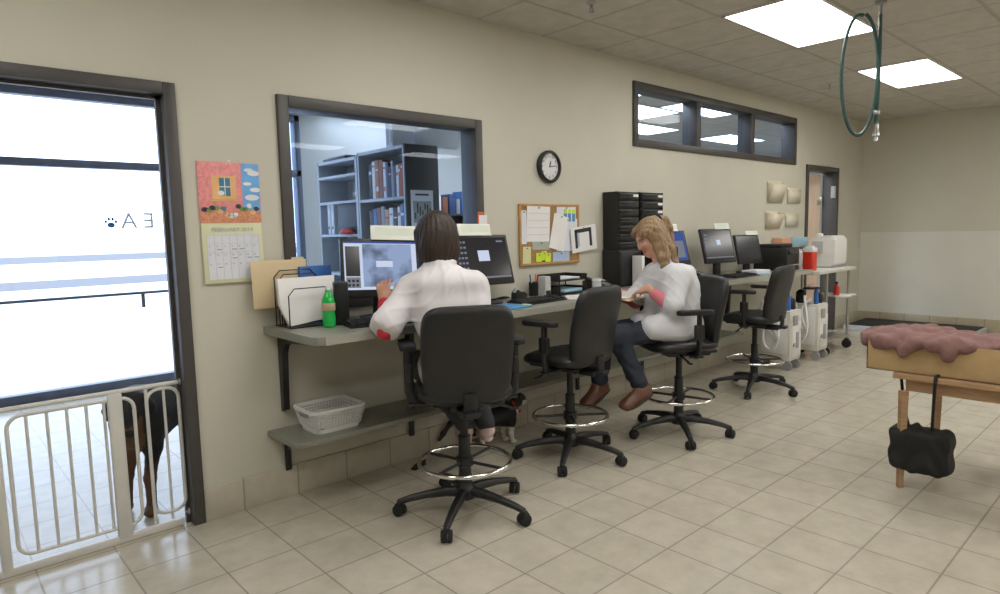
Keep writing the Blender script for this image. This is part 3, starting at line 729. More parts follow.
b.done('picture_page', [mat('print_pink', (.78, .29, .29), .6, var=.14, scale=60), mat('print_sky', (.16, .42, .78), .6, var=.1), mat('print_apricot', (.80, .46, .20), .6, var=.1), mat('print_teal', (.06, .20, .30), .6, var=.2),
                       mat('print_white', (.78, .80, .82), .6), mat('print_terracotta', (.62, .27, .15), .6, var=.25, scale=90), mat('print_black', (.05, .04, .05), .6), mat('print_leaf', (.20, .34, .10), .6)], t)
b = B(); b.box((0, -.006, -.152), (.305, .003, .304), .0006, rotm(-1.5)); b.mi = 1; b.box((0, -.0085, -.172), (.262, .001, .226), 0, rotm(-1.5)); b.mi = 2
for i in range(8): b.box((-.131+.0374*i, -.0096, -.172), (.0011, .0006, .226), 0, rotm(-1.5))
for i in range(6): b.box((0, -.0098-.0012*(i-2.5), -.285+.0452*i), (.262, .0006, .0011), 0, rotm(-1.5))
b.text('FEBRUARY 2014', .030, Matrix.Translation((0, -.0078, -.034)) @ rotm(90).to_4x4(), .0004)
b.mi = 3
for i in range(28): b.text(str(i+1), .013, Matrix.Translation((-.120+.0374*((i+6) % 7), -.0098, -.072-.0452*((i+6)//7))) @ rotm(88.5).to_4x4(), .0003)
for i in (8, 10, 11, 17, 19, 20, 22): b.box((-.110+.0374*(i % 7), -.0105, -.088-.0452*(i//7)), (.024, .0005, .004))
b.done('month_page', [mat('calendar_cream', (.68, .68, .44), .7, var=.02), M['paper2'], M['inkpale'], M['ink']], t)
b = B(); b.cyl((0, -.004, .312), (0, -.012, .312), .006, n=12); b.tube([(-.012, -.003, .298), (0, -.006, .318), (.012, -.003, .298)], .0015, 6); b.done('hanging_hook', M['white'], t)

# clock
t = thing('wall_clock', 'round wall clock with a thick black rim and pale dial', 'clock', (3.603, W0, 1.918))
Mc = rotm(90).to_4x4()
b = B(); b.lathe([(.118, .0), (.121, .012), (.121, .030), (.114, .038), (.104, .040), (.098, .036), (.097, .018), (.05, .017), (.001, .017)], n=48, M=Mc); b.done('rim', M['black'], t)
b = B(); b.lathe([(.097, .018), (.001, .0195)], n=40, M=Mc); 
b.done('dial', M['clockface'], t)
b = B()
for k in range(12):
    a = PI/2-2*PI*(k+1)/12; b.text(str(k+1), .026, Matrix.Translation((.078*math.cos(a), -.0205, .078*math.sin(a))) @ Mc, .0003)
b.done('numerals', M['inkblack'], t)
for nm, a, l, w in (('hour_hand', 72, .048, .007), ('minute_hand', 8, .072, .005)):
    a = math.radians(a); b = B(); d = V((math.cos(a), 0, math.sin(a))); b.box(d*l*.4+V((0, -.023 if nm[0] == 'h' else -.025, 0)), (l, .0015, w), 0, Matrix.Rotation(-a, 3, 'Y')); b.done(nm, M['inkblack'], t)
b = B(); b.lathe([(.098, .034), (.096, .037), (.04, .0385), (.001, .039)], n=40, M=Mc); b.done('cover_glass', M['glassclear'], t)

# corkboard with its pinned papers
t = thing('corkboard', 'wood-framed corkboard on the wall above the worktop', 'corkboard', (3.61, W0, 1.412))
b = B(); b.span((-.315, -.012, -.215), (.315, -.001, .215)); b.done('cork_panel', M['cork'], t)
b = B(); frame_bars(b, -.33, .33, -.228, .228, .020, -.020, -.001, True, .004); b.done('wood_frame', M['oak'], t)
Gp = 'papers pinned to the corkboard'
def sheet(cx, cz, w, h, m, name, label, cat='paper', rot=0, y=W0-.016, lines=0, extra=None, tiltx=0):
    t = thing(name, label, cat, (cx, y, cz), 0, Gp); t.rotation_euler = (math.radians(tiltx), math.radians(rot), 0)
    b = B(); b.box((0, 0, 0), (w, .0012, h)); b.mi = 1
    for i in range(lines): b.box((0, -.0012, h/2-h*(i+1)/(lines+1)), (w*.9, .0006, .0025))
    if extra: extra(b)
    b.done('sheet', [m, M['inkpale'], M['inkblack'], M['lime'], M['bluecard'], M['paper']], t)
    b = B(); b.cyl((0, -.0005, h/2-.012), (0, -.010, h/2-.012), .005, n=10); b.done('push_pin', M['grey'], t)
sheet(3.476, 1.492, .245, .262, M['paper'], 'schedule_sheet', 'big white lined schedule sheet on the corkboard', rot=1, lines=4, y=W0-.018, tiltx=2)
sheet(3.325, 1.470, .055, .245, M['paper2'], 'paper_strip', 'narrow white paper strip along the inner edge of the corkboard frame', rot=0)
sheet(3.505, 1.330, .19, .06, mat('sage_card', (.40, .44, .36), .7), 'sage_card', 'grey-green card under the big lined schedule sheet', 'card', rot=1, y=W0-.015)
sheet(3.70, 1.425, .17, .27, M['paper'], 'torn_sheet', 'slanted white sheet beside the big schedule on the corkboard', rot=14, y=W0-.020)
sheet(3.80, 1.405, .24, .25, M['paper2'], 'backing_sheet', 'wide pale sheet under the slanted one on the corkboard', rot=1, y=W0-.0145)
def ex1(b):
    for i in range(3):
        b.mi = 3; b.box((-.012+.048*i, -.0013, .038), (.036, .0008, .028)); b.mi = 4; b.box((-.012+.048*i, -.0013, -.012), (.036, .0008, .062))
sheet(3.79, 1.552, .22, .145, M['paper2'], 'colour_chart', 'white chart with green and blue blocks at the corkboard corner', 'chart', rot=1, extra=ex1)
def ex2(b):
    b.mi = 2; b.box((-.095, -.0013, .005), (.030, .0008, .145)); b.box((.080, -.0013, .005), (.030, .0008, .145)); b.box((-.008, -.0013, .066), (.2, .0008, .030)); b.mi = 1; b.box((-.07, -.0013, .0), (.025, .0008, .11))
sheet(3.985, 1.372, .305, .20, M['paper'], 'framed_notice', 'tilted white notice with a thick dark border hanging off the corkboard', 'notice', rot=-6, y=W0-.028, extra=ex2)
for i, (dx, dz, r_) in enumerate(((0, 0, 4), (.055, .012, -6), (.095, -.004, 3))):
    sheet(3.475+dx, 1.242+dz, .06, .066, M['lime'], 'sticky_note', ['lime sticky note lowest in its cluster on the corkboard', 'lime sticky note in the middle of its cluster on the corkboard', 'lime sticky note nearest the pale blue slip on the corkboard'][i], 'sticky note', rot=r_, y=W0-.019-.002*i)
sheet(3.725, 1.238, .19, .075, mat('pale_blue_slip', (.42, .52, .72), .7), 'blue_slip', 'pale blue slip along the bottom of the corkboard', 'slip', rot=-1)
sheet(3.350, 1.262, .085, .13, M['yellow'], 'yellow_slip', 'pale yellow slip at the bottom corner of the corkboard', 'slip', rot=2, y=W0-.017)
t = thing('reminder_card', 'small white card with an orange edge stuck on the window frame', 'card', (2.925, W0-.024, 1.525))
b = B(); b.box((0, 0, -.004), (.075, .002, .075)); b.done('card_face', M['paper'], t)
b = B(); b.box((0, -.0005, -.046), (.085, .003, .012)); b.box((-.042, -.0005, .005), (.010, .003, .10)); b.box((-.02, -.0005, .046), (.05, .003, .018)); b.done('orange_edge', M['orange'], t)

# black drawer stacks
def drawers(loc, w, n, label, labels):
    t = thing('drawer_stack', label, 'letter drawers', loc, 0, 'stacks of black letter drawers')
    h = .0665; d = .15
    b = B(); b.span((-w/2, 0, 0), (-w/2+.006, d, n*h+.006)); b.span((w/2-.006, 0, 0), (w/2, d, n*h+.006)); b.span((-w/2, d-.005, 0), (w/2, d, n*h)); 
    for i in range(n+1): b.span((-w/2, .004, i*h), (w/2, d, i*h+.005), .001)
    b.done('casing', M['black'], t)
    for i in range(n):
        b = B(); z = i*h+.008; b.span((-w/2+.008, -.006, z), (w/2-.008, .008, z+.054), .003); b.span((-w/2+.009, .008, z), (w/2-.009, d-.01, z+.004)); b.span((-w/2+.012, -.016, z+.016), (w/2-.10, -.005, z+.022), .002); b.span((-w/2+.012, -.014, z+.03), (w/2-.10, -.004, z+.05), .004)
        dr = b.done('drawer', M['leather'], t)
        if i in labels:
            b = B(); b.span((w/2-.085, -.0085, z+.024), (w/2-.018, -.006, z+.044)); b.done('name_label', M['paper'], dr)
drawers((4.40, 3.228, 1.272), .285, 7, 'black drawer stack nearest the corkboard, with one white label on its top drawer', (6,))
drawers((4.735, 3.228, 1.272), .33, 7, 'black drawer stack with three white labels behind the blond head', (6, 5, 4, 3))
t = thing('storage_cabinet', 'low black storage box under the drawer stack nearest the corkboard', 'cabinet', (4.39, 3.20, CT))
b = B(); b.span((-.15, .0, 0), (.15, .178, .30), .006); b.done('body', M['black'], t)
b = B(); b.span((-.14, -.008, .02), (.14, .0, .285), .004); b.done('door', M['leather'], t)
b = B(); b.span((.10, -.020, .14), (.115, -.008, .20), .003); b.done('handle', M['palegrey'], t)
t = thing('desk_riser', 'open black desk riser carrying the second drawer stack', 'riser', (4.755, 3.11, CT))
b = B(); b.span((-.2, 0, .285), (.2, .27, .302), .003); b.done('top', M['black'], t)
for x in (-.193, .187):
    b = B(); b.span((x, 0, 0), (x+.012, .27, .285)); b.done('side_panel', M['black'], t)
b = B(); b.span((-.185, .01, .12), (.19, .26, .130)); b.done('shelf', M['black'], t)
b = B()
for i in range(4): b.box((.02-.01*i, .12+.005*i, .136+.012*i), (.30, .22, .010), .002, rotm(0, 0, 2*i-3))
bb = b.done('file_pile', M['manila'], None, (4.755, 3.11, CT)); tag(bb, 'pile of tan files lying on the shelf of the black riser', 'files')
bb = B().box((0, 0, .125), (.035, .10, .25), .004).done('white_binder', M['paper'], None, (4.40, 3.13, CT+.0)); tag(bb, 'white binder standing on end beside the black riser, by the blond person\'s hands', 'binder')

# clutter on the worktop around the second monitor
t = thing('manual_folder', 'blue folder lying flat in front of the dark icon monitor', 'folder', (2.70, 2.92, CT), math.radians(8))
b = B(); b.box((0, 0, .006), (.30, .22, .012), .003); b.done('cover', M['bluecard'], t)
b = B(); b.box((.135, -.07, .0135), (.04, .06, .002)); b.done('label_tag', M['yellow'], t)
t = thing('label_printer', 'small pale grey label printer beside the dark icon monitor', 'label printer', (3.325, 3.17, CT), math.radians(-5))
b = B(); b.box((0, 0, .075), (.055, .08, .15), .008); b.done('body', M['palegrey'], t)
b = B(); b.box((0, -.041, .035), (.04, .004, .03), .001); b.done('paper_slot', M['rubber'], t)
t = thing('tape_dispenser', 'black tape dispenser under the dark icon monitor', 'tape dispenser', (3.12, 3.22, CT), math.radians(15))
b = B(); b.prism([(-.07, 0), (.07, 0), (.072, .03), (.04, .05), (.0, .028), (-.04, .07), (-.065, .05)], -.025, .025, rotm(90).to_4x4(), .004); b.done('body', M['black'], t)
b = B(); b.lathe([(.018, -.01), (.03, -.01), (.03, .01), (.018, .01)], n=20, M=Matrix.Translation((-.035, 0, .06)) @ rotm(90).to_4x4()); b.done('tape_roll', M['palegrey'], t)
t = thing('pen_cup', 'pen cup with coloured pens below the corkboard', 'pen cup', (3.36, 3.31, CT))
b = B(); b.lathe([(.001, .003), (.036, .0), (.038, .10), (.035, .10), (.033, .006), (.001, .006)], n=20); b.done('cup', M['black'], t)
for i, (x, y, dx, dy, m) in enumerate(((.01, .0, .02, .01, 'orange'), (-.01, .01, -.02, .0, 'blue'), (.0, -.012, .01, -.02, 'red'), (-.014, -.006, -.03, -.01, 'white'))):
    b = B(); b.cyl((x, y, .008), (x+dx, y+dy, .155), .0045, n=8); b.done('pen', M[m], t)
t = thing('letter_tray', 'black two-tier letter tray under the corkboard', 'letter tray', (3.59, 3.235, CT))
for z in (.012, .105):
    b = B(); b.box((0, 0, z), (.30, .22, .006)); b.box((-.148, 0, z+.02), (.005, .22, .045)); b.box((.148, 0, z+.02), (.005, .22, .045)); b.box((0, .108, z+.02), (.30, .005, .045)); b.done('tray', M['black'], t)
b = B()
for x in (-.145, .145):
    for y in (-.1, .1): b.cyl((x, y, 0), (x, y, .11), .005, n=8)
b.done('risers', M['blackm'], t)
bb = B().box((0, 0, .006), (.22, .17, .022), .003, rotm(0, 0, 6)).done('notebook', M['skyblue'], None, (3.60, 3.225, CT+.024)); tag(bb, 'pale blue notebook in the lower tier of the black letter tray', 'notebook')
bb = B().box((0, 0, .006), (.21, .16, .014), .003, rotm(0, 0, -4)).done('notebook', M['paper2'], None, (3.58, 3.23, CT+.114)); tag(bb, 'white pad on the upper tier of the black letter tray', 'notepad')
t = thing('desk_telephone', 'black desk telephone beside the letter tray, with its handset in place', 'telephone', (3.945, 3.16, CT), math.radians(-12))
def phone(t):
    b = B(); b.prism([(-.11, 0), (.11, 0), (.11, .075), (.08, .08), (-.11, .028)], -.095, .095, Matrix(((0, 0, 1, 0), (1, 0, 0, 0), (0, 1, 0, 0), (0, 0, 0, 1))), .006); b.done('base', M['black'], t)
    b = B(); sl = rotm(15.5); b.box((-.060, .0, .070), (.045, .19, .022), .010, sl); b.box((-.060, -.075, .044), (.05, .045, .03), .012, sl); b.box((-.060, .075, .082), (.05, .045, .03), .012, sl); b.done('handset', M['leather'], t)
    b = B()
    for i in range(3):
        for j in range(4): b.box((.0+.022*i, -.075+.022*j, .0415+.0061*j), (.014, .012, .006), .002, sl, 1)
    b.done('keypad', M['grey'], t)
    b = B(); b.box((.03, .058, .077), (.10, .045, .004), .002, sl); b.done('display', M['palegrey'], t)
phone(t)
t = thing('desk_telephone', 'black desk telephone between the blue screen and the dark monitor with one white box', 'telephone', (5.30, 3.15, CT), math.radians(-10)); phone(t)
t = thing('lidded_jar', 'translucent jar with a pale lid beside the desk telephone', 'jar', (3.80, 3.08, CT))
b = B(); b.lathe([(.001, 0), (.034, 0), (.036, .008), (.036, .075), (.030, .085), (.001, .085)], n=24); b.done('jar_body', M['jar'], t)
b = B(); b.lathe([(.034, .083), (.036, .085), (.036, .102), (.001, .104)], n=24); b.done('jar_lid', M['white'], t)
for i, (x, y, r_, l) in enumerate(((3.44, 2.97, 24, 'white paper sheet lying at the worktop edge, under the other sheet'), (3.53, 2.95, 6, 'white paper sheet with print lying uppermost at the worktop edge'))):
    t = tag(B().box((0, 0, 0), (.28, .215, .0016)).done('paper_sheet', M['paper'], None, (x, y, CT+.0018+.004*i), (0, 0, math.radians(r_))), l, 'paper', 'loose sheets on the worktop')
    if i:
        b = B()
        for k in range(6): b.box((-.02, .07-.026*k, .0012), (.19, .004, .0006))
        b.done('printed_lines', M['inkpale'], t)
t = thing('paper_tray', 'pale blue-grey paper tray in front of the dark monitor with one white box', 'tray', (6.02, 2.92, CT), math.radians(-8))
b = B(); b.box((0, 0, .006), (.24, .17, .012), .003); b.done('tray_floor', M['skyblue'], t)
b = B(); b.box((0, 0, .030), (.225, .16, .035), .004); b.done('paper_pile', M['paper2'], t)
t = thing('cable_bundle', 'loop of black cable lying behind the dark icon monitor', 'cable', (2.98, 3.30, CT+.006))
b = B(); b.tube([(.12*math.cos(2.4*i/6)*(1-.02*i), .035*math.sin(2.4*i/3), .004+.003*math.sin(i)) for i in range(22)], .005, 6); b.done('cable', M['rubber'], t)

# basket on the low shelf
t = thing('plastic_basket', 'white perforated plastic basket on the low shelf', 'basket', (1.632, 3.195, .40), math.radians(0))
b = B()
def wall_grid(p0, p1, q0, q1, nx, nz, th=.0035):
    """perforated side: crossing strips between the bottom edge p0-p1 and the top edge q0-q1"""
    p0, p1, q0, q1 = V(p0), V(p1), V(q0), V(q1)
    for i in range(nx+1):
        a, c = p0.lerp(p1, i/nx), q0.lerp(q1, i/nx); b.tube([a, c], th, 4)
    for j in range(nz+1):
        a, c = p0.lerp(q0, j/nz), p1.lerp(q1, j/nz); b.tube([a, c], th*1.05, 4)
bw, bd, tw, td, hh = .125, .100, .150, .122, .128
cs = [(-1, -1), (1, -1), (1, 1), (-1, 1)]
for i in range(4):
    (a0, b0), (a1, b1) = cs[i], cs[(i+1) % 4]
    wall_grid((a0*bw, b0*bd, .02), (a1*bw, b1*bd, .02), (a0*tw, b0*td, hh-.014), (a1*tw, b1*td, hh-.014), 16 if i % 2 == 0 else 11, 6)
b.prism(rrect(2*bw+.006, 2*bd+.006, .03), 0, .022, None, .004)
b.done('basket_sides', M['white'], t)
b = B(); ol = rrect(2*tw, 2*td, .035); ro = rrect(2*tw+.028, 2*td+.028, .045)
rr = [b.ring([(x, y, z) for x, y in o]) for o, z in ((ol, hh-.018), (ro, hh-.014), (ro, hh), (ol, hh+.002))]; b.skin(rr, cap=False, closed=True); b.done('rim', M['white'], t)
for s_ in (-1, 1):
    b = B(); b.box((s_*(tw+.002), 0, hh-.03), (.012, .085, .030), .006, rotm(0, s_*13, 0)); b.done('handle_slot', M['grey'], t)

# door stop and far-end equipment
t = thing('door_wedge', 'small black rubber wedge on the floor below the low shelf', 'door stop', (2.22, 3.22, 0), math.radians(20))
b = B(); b.prism([(-.055, 0), (.055, 0), (.055, .035), (-.055, .008)], -.02, .02, rotm(90).to_4x4(), .003); b.done('wedge', M['rubber'], t)

CX = 6.55
t = thing('office_printer', 'boxy black printer at the far end of the worktop', 'printer', (6.76, 3.06, CT))
b = B(); b.box((0, 0, .12), (.30, .36, .24), .014); b.box((0, .03, .255), (.29, .28, .04), .012); b.done('body', M['black'], t)
b = B(); b.box((-.08, -.185, .20), (.1, .012, .06), .004, rotm(-20)); b.done('control_panel', M['leather'], t)
b = B(); b.box((0, -.19, .06), (.22, .06, .008), .002); b.done('output_tray', M['grey'], t)
t = thing('rolling_table', 'stainless rolling table with black casters under the white machine', 'rolling table', (7.53, 2.92, 0))
b = B(); b.box((0, 0, .930), (1.04, .42, .036), .004); b.done('top', M['offwhite'], t)
for x in (-.20, .44):
    for y in (-.16, .10):
        b = B(); b.cyl((x, y, .10), (x, y, .915), .016, n=14); lg = b.done('leg', M['steel'], t)
        b = B(); b.cyl((x-.016, y, .052), (x+.016, y, .052), .050, n=22); b.box((x, y, .095), (.05, .04, .04), .008); b.done('caster', M['rubber'], lg)
b = B(); b.box((.12, -.03, .155), (.68, .30, .022), .004); b.done('bottom_shelf', M['steel'], t)
b = B(); b.box((.36, -.05, .62), (.28, .36, .022), .004); b.done('side_tray', M['white'], t)
t = thing('white_machine', 'white rounded bench machine standing on the rolling table', 'machine', (7.80, 2.93, .948))
b = B(); b.prism(rrect(.27, .345, .045), -.17, .18, Matrix.Translation((0, 0, .185)) @ Matrix(((0, 0, 1, 0), (1, 0, 0, 0), (0, 1, 0, 0), (0, 0, 0, 1))), .03); b.done('housing', M['white_enamel'], t)
b = B(); b.box((-.176, .05, .23), (.006, .12, .14), .003); b.done('front_panel', M['palegrey'], t)
b = B(); b.box((0, 0, .006), (.36, .28, .016), .003); b.done('foot_plinth', M['grey'], t)
b = B(); b.lathe([(.03, 0), (.04, .01), (.035, .03), (.001, .035)], (-.10, .06, .356), 18); b.done('filler_cap', M['white'], t)
t = thing('sharps_container', 'red container with a clear white lid on the rolling table', 'container', (7.12, 2.86, .948))
b = B(); b.prism(rrect(.115, .115, .02), 0, .20, None, .004); b.done('bin', M['red'], t)
b = B(); b.prism(rrect(.12, .12, .02), .20, .245, None, .006); b.box((0, 0, .252), (.06, .08, .02), .005); b.done('lid', M['white'], t)
for i, (x, y, l) in enumerate(((7.075, 3.03, 'clear jar with a white lid beside the red container'), (7.22, 3.03, 'clear jar with a white lid between the red container and the white machine'))):
    t = thing('lidded_jar', l, 'jar', (x, y, .948), 0, 'jars at the end of the worktop')
    b = B(); b.lathe([(.001, 0), (.042, 0), (.044, .01), (.044, .17), (.035, .185), (.001, .185)], n=20); b.done('jar_body', M['jar'], t)
    b = B(); b.lathe([(.040, .183), (.044, .186), (.044, .225), (.001, .228)], n=20); b.done('jar_lid', M['white'], t)
t = thing('squeeze_bottle', 'small red bottle with a black cap on the side tray of the rolling table', 'bottle', (7.78, 2.82, .632))
b = B(); b.lathe([(.001, 0), (.034, 0), (.035, .08), (.018, .11), (.015, .13), (.001, .13)], n=18); b.done('bottle_body', M['red'], t)
b = B(); b.lathe([(.017, .128), (.018, .15), (.001, .152)], n=16); b.done('bottle_cap', M['rubber'], t)
def anaesthesia(loc, h, label):
    t = thing('anaesthesia_cart', label, 'medical cart', loc, 0, 'white medical carts under the worktop end')
    b = B(); b.box((0, 0, .10+h/2), (.26, .36, h), .012); b.done('cabinet', M['offwhite'], t)
    b = B(); b.box((-.133, -.02, .12+h/2), (.008, .26, h-.1), .004); b.done('side_panel', M['white_enamel'], t)
    b = B(); b.box((.01, -.184, .10+h*.42), (.2, .008, h*.7), .004); b.done('front_panel', M['white_enamel'], t)
    for x in (-.1, .1):
        for y in (-.15, .15):
            b = B(); b.cyl((x-.013, y, .045), (x+.013, y, .045), .044, n=20); b.box((x, y, .092), (.04, .04, .02), .004); b.done('caster', M['grey'], t)
    for k, (x, y, r_, hh_) in enumerate(((-.07, -.13, .025, .16), (.05, -.12, .03, .11), (-.02, .05, .05, .14))):
        b = B(); b.lathe([(r_*.9, h+.10), (r_, h+.11), (r_, h+.10+hh_*.8), (r_*.5, h+.10+hh_), (.001, h+.10+hh_)], (x, y, 0), 16); b.done('canister', [M['blue'], M['blackm'], M['rubber']][k], t)
    for k in range(2):
        pts = []
        for i in range(61):
            u = i/60; pts.append((-.17-.03*math.sin(u*PI*2)-.05*k, -.12+.20*u+.05*math.sin(u*PI*3+k*2), h+.16-(.30+.10*k)*math.sin(u*PI)+.05*math.sin(u*9+k)))
        b = B(); b.tube(pts, [.0115 + (.003 if i % 2 else 0) for i in range(61)], 8); b.done('breathing_hose', M['white'], t)
    b = B()
    b.box((-.03, -.19, .50), (.10, .012, .10), .004); b.box((.02, -.19, .30), (.06, .010, .16), .004); b.cyl((-.06, -.188, .26), (-.06, -.202, .26), .02, n=14)
    b.done('control_panel', M['grey'], t)
    return t
anaesthesia((6.43, 2.88, 0), .50, 'white medical cart with a white hose, nearer one beside the farthest drafting chair')
anaesthesia((7.12, 2.885, 0), .50, 'white medical cart with a white hose standing beside the rolling table legs')
t = thing('kidney_dish', 'dark tray with a pink sponge on top of the medical cart beside the rolling table', 'tray', (7.04, 2.80, .76))
b = B(); b.prism(superell(.22, .15, 2.6), 0, .012, None, .003); b.done('dish', M['rubber'], t)
b = B(); b.ball((.01, 0, .03), (.07, .045, .022)); b.done('sponge', mat('pale_pink_sponge', (.62, .46, .40), .9, var=.1), t)
t = thing('box_ledge', 'short grey wall ledge holding small glove boxes near the far doorway', 'ledge', (7.60, W0, 1.19))
b = B(); b.span((-.42, -.14, -.018), (.56, -.001, 0), .003); b.done('board', M['palegrey'], t)
for x in (-.3, .4):
    b = B(); b.prism([(-.001, -.018), (-.12, -.018), (-.001, -.10)], -.008, .008, Matrix.Translation((x, 0, 0)) @ Matrix(((0, 0, 1, 0), (1, 0, 0, 0), (0, 1, 0, 0), (0, 0, 0, 1)))); b.done('bracket', M['steel'], t)
for x, m, l in ((7.46, mat('salmon_box', (.62, .33, .22), .6), 'salmon glove box on the wall ledge'), (7.92, M['skyblue'], 'light blue glove box on the wall ledge')):
    t = thing('glove_box', l, 'glove box', (x, W0-.07, 1.19), 0, 'glove boxes on the ledge')
    b = B(); b.span((-.12, -.055, 0), (.12, .055, .10), .003); b.done('carton', m, t)
    b = B(); b.prism(superell(.12, .05, 2), .1, .1012); b.done('opening', M['paper'], t)
for i, (x0, x1, z0, z1, d, l) in enumerate(((7.20, 7.56, 1.70, 1.945, .085, 'upper cream wall file pocket jutting out, nearer the high window'), (7.17, 7.50, 1.40, 1.605, .085, 'lower cream wall file pocket jutting out, nearer the printer'),
                                    (7.72, 8.05, 1.70, 1.88, .03, 'flat cream wall file pocket, upper one beside the far doorway'), (7.68, 8.0, 1.42, 1.585, .03, 'flat cream wall file pocket, lower one beside the far doorway'))):
    t = thing('wall_file_pocket', l, 'file pocket', ((x0+x1)/2, W0, z0), 0, 'cream file pockets on the wall'); w, h = x1-x0, z1-z0
    b = B(); b.span((-w/2, -.006, 0), (w/2, -.001, h), .002); b.done('back_plate', M['cream'], t)
    b = B(); b.quad((-w/2, -.02, 0), (w/2, -.02, 0), (w/2, -d, h*.82), (-w/2, -d, h*.82)); b.quad((-w/2, -.005, 0), (-w/2, -.02, 0), (-w/2, -d, h*.82), (-w/2, -.005, h*.9)); b.quad((w/2, -.005, 0), (w/2, -.02, 0), (w/2, -d, h*.82), (w/2, -.005, h*.9)); b.quad((-w/2, -.005, 0), (w/2, -.005, 0), (w/2, -.02, 0), (-w/2, -.02, 0))
    o = b.done('pocket', M['cream'], t, ang=3); sm = o.modifiers.new('thick', 'SOLIDIFY'); sm.thickness = .003
# scale platform by the end wall
t = thing('floor_scale', 'low animal scale with a black mat on the floor by the end wall', 'scale', (9.72, 2.55, 0))
b = B(); b.box((0, 0, .035), (.80, 1.45, .07), .008); b.done('platform', M['palegrey'], t)
b = B(); b.box((0, 0, .075), (.74, 1.38, .012), .004); b.done('rubber_mat', M['rubber'], t)

# table edge with box and bag beyond the open floor
t = thing('side_table', 'small tan wooden table at the edge of the photo carrying a cardboard box', 'table', (4.22, .60, 0))
b = B(); b.span((-.36, -.95, .610), (.40, .50, .640), .004); b.done('tabletop', M['tan_wood'], t)
b = B(); b.span((-.31, -.9, .54), (.35, .45, .61), .003); b.done('apron', M['tan_wood'], t)
for x in (-.32, .36):
    for y in (-.91, .455):
        b = B(); b.tube([(x, y, 0), (x, y, .54)], [.018, .026], 4); b.done('leg', M['tan_wood'], t)
t = thing('cardboard_box', 'open tan cardboard box overhanging the wooden table', 'box', (4.10, .93, .640))
b = B(); w, d, h, k = .21, .31, .17, .006
for a_, c_ in (((-w, -d, 0), (-w+k, d, h)), ((w-k, -d, 0), (w, d, h)), ((-w, -d, 0), (w, -d+k, h)), ((-w, d-k, 0), (w, d, h)), ((-w, -d, 0), (w, d, k))): b.span(a_, c_, .001)
b.done('carton', M['cardboard'], t)
# cloth in the box, bag on the table leg
cr = random.Random(5)
pr = []
for i in range(16):
    pr.append(ell((3.92+cr.random()*.34, .68+cr.random()*.52, .785+cr.random()*.03), (.10, .11, .032), k=.06))
pr += [cap((3.885, 1.02, .80), (3.872, 1.06, .745), .035, .022, .03), cap((3.885, 1.16, .80), (3.93, 1.255, .80), .035, .03, .03), cap((4.02, 1.25, .80), (4.02, 1.262, .73), .034, .02, .03),
       cap((3.88, .85, .80), (3.868, .85, .755), .04, .03, .03), cap((4.16, 1.24, .81), (4.2, 1.262, .76), .03, .03, .03)]
o = sdf_mesh('cloth_bundle', pr, .010, M['mauve'], disp=lambda P: .010*np.sin(P[..., 0]*34+3*np.sin(P[..., 1]*20))*np.sin(P[..., 1]*29+P[..., 2]*40))
tag(o, 'dusty rose cloth spilling over the rim of the cardboard box', 'cloth')
pr = [rbx((3.955, .975, .22), (.055, .11, .085), .03, k=.03), ell((3.955, .975, .135), (.075, .13, .045), k=.04), cap((3.93, 1.05, .30), (3.955, 1.0, .34), .03, .02, .03)]
bg = sdf_mesh('black_bag', pr, .008, M['rubber'], disp=lambda P: .005*np.sin(P[..., 2]*50+4*np.sin(P[..., 1]*25)))
tag(bg, 'black cloth bag hanging from the edge of the wooden table', 'bag')
b = B(); b.tube([(3.955, 1.03, .30), (3.93, 1.06, .45), (3.925, 1.075, .60), (3.925, 1.07, .648), (3.97, 1.0, .65), (4.0, .9, .648)], .008, 6); b.tube([(3.955, .93, .30), (3.92, .92, .45), (3.845, .90, .62), (3.86, .90, .648), (4.0, .88, .65)], .008, 6); b.done('strap', M['rubber'], bg)

# ------------------------------------------------------------------ room behind the wide window
def bookcase(loc, L, H, depth, shelves, label, dark_end):
    t = thing('bookcase', label, 'bookcase', loc, 0, 'grey bookcases in the office')
    b = B(); b.span((0, .02, 0), (depth, .04, H)); b.span((0, L-.022, 0), (depth, L, H)); b.span((0, .02, H-.025), (depth, L, H)); b.span((.012, .02, 0), (depth, L, .08))
    b.done('carcass', M['greysteel'], t)
    b = B(); b.span((-.004, 0, 0), (depth+.004, .02, H+.003), .002); b.done('end_panel', M['darkpanel'] if dark_end else M['greysteel'], t)
    b = B(); b.span((depth-.012, .03, .05), (depth-.002, L-.01, H-.01)); b.done('back_panel', M['wall_dim'], t)
    for z in shelves:
        b = B(); b.span((0, .04, z-.024), (depth-.012, L-.022, z), .002); b.done('shelf', M['greysteel'], t)
    return t
bookcase((2.88, 4.20, 0), .72, 2.13, .31, (.45, .80, 1.10, 1.40, 1.735), 'tall grey bookcase with a charcoal end panel seen through the wide window', True)
bookcase((2.88, 4.925, 0), .72, 2.11, .31, (.45, .80, 1.10, 1.45, 1.745, 1.975), 'tall grey bookcase farther from the charcoal end panel, with binders and a dark box', False)
ORD = ['first', 'second', 'third', 'fourth', 'fifth', 'sixth', 'seventh', 'eighth', 'ninth', 'tenth', 'eleventh', 'twelfth']
BCOL = {'black': (.02, .02, .025), 'white': (.70, .70, .72), 'dark blue': (.02, .05, .15), 'brown': (.22, .07, .03), 'red': (.42, .07, .04), 'grey': (.25, .26, .30), 'orange-brown': (.40, .14, .05), 'blue': (.06, .16, .38), 'tan': (.45, .30, .17), 'green': (.04, .14, .10)}
BM = {k: mat('book_'+k.replace(' ', '_').replace('-', '_'), v, .5, var=.12, scale=30) for k, v in BCOL.items()}
rb = random.Random(11)
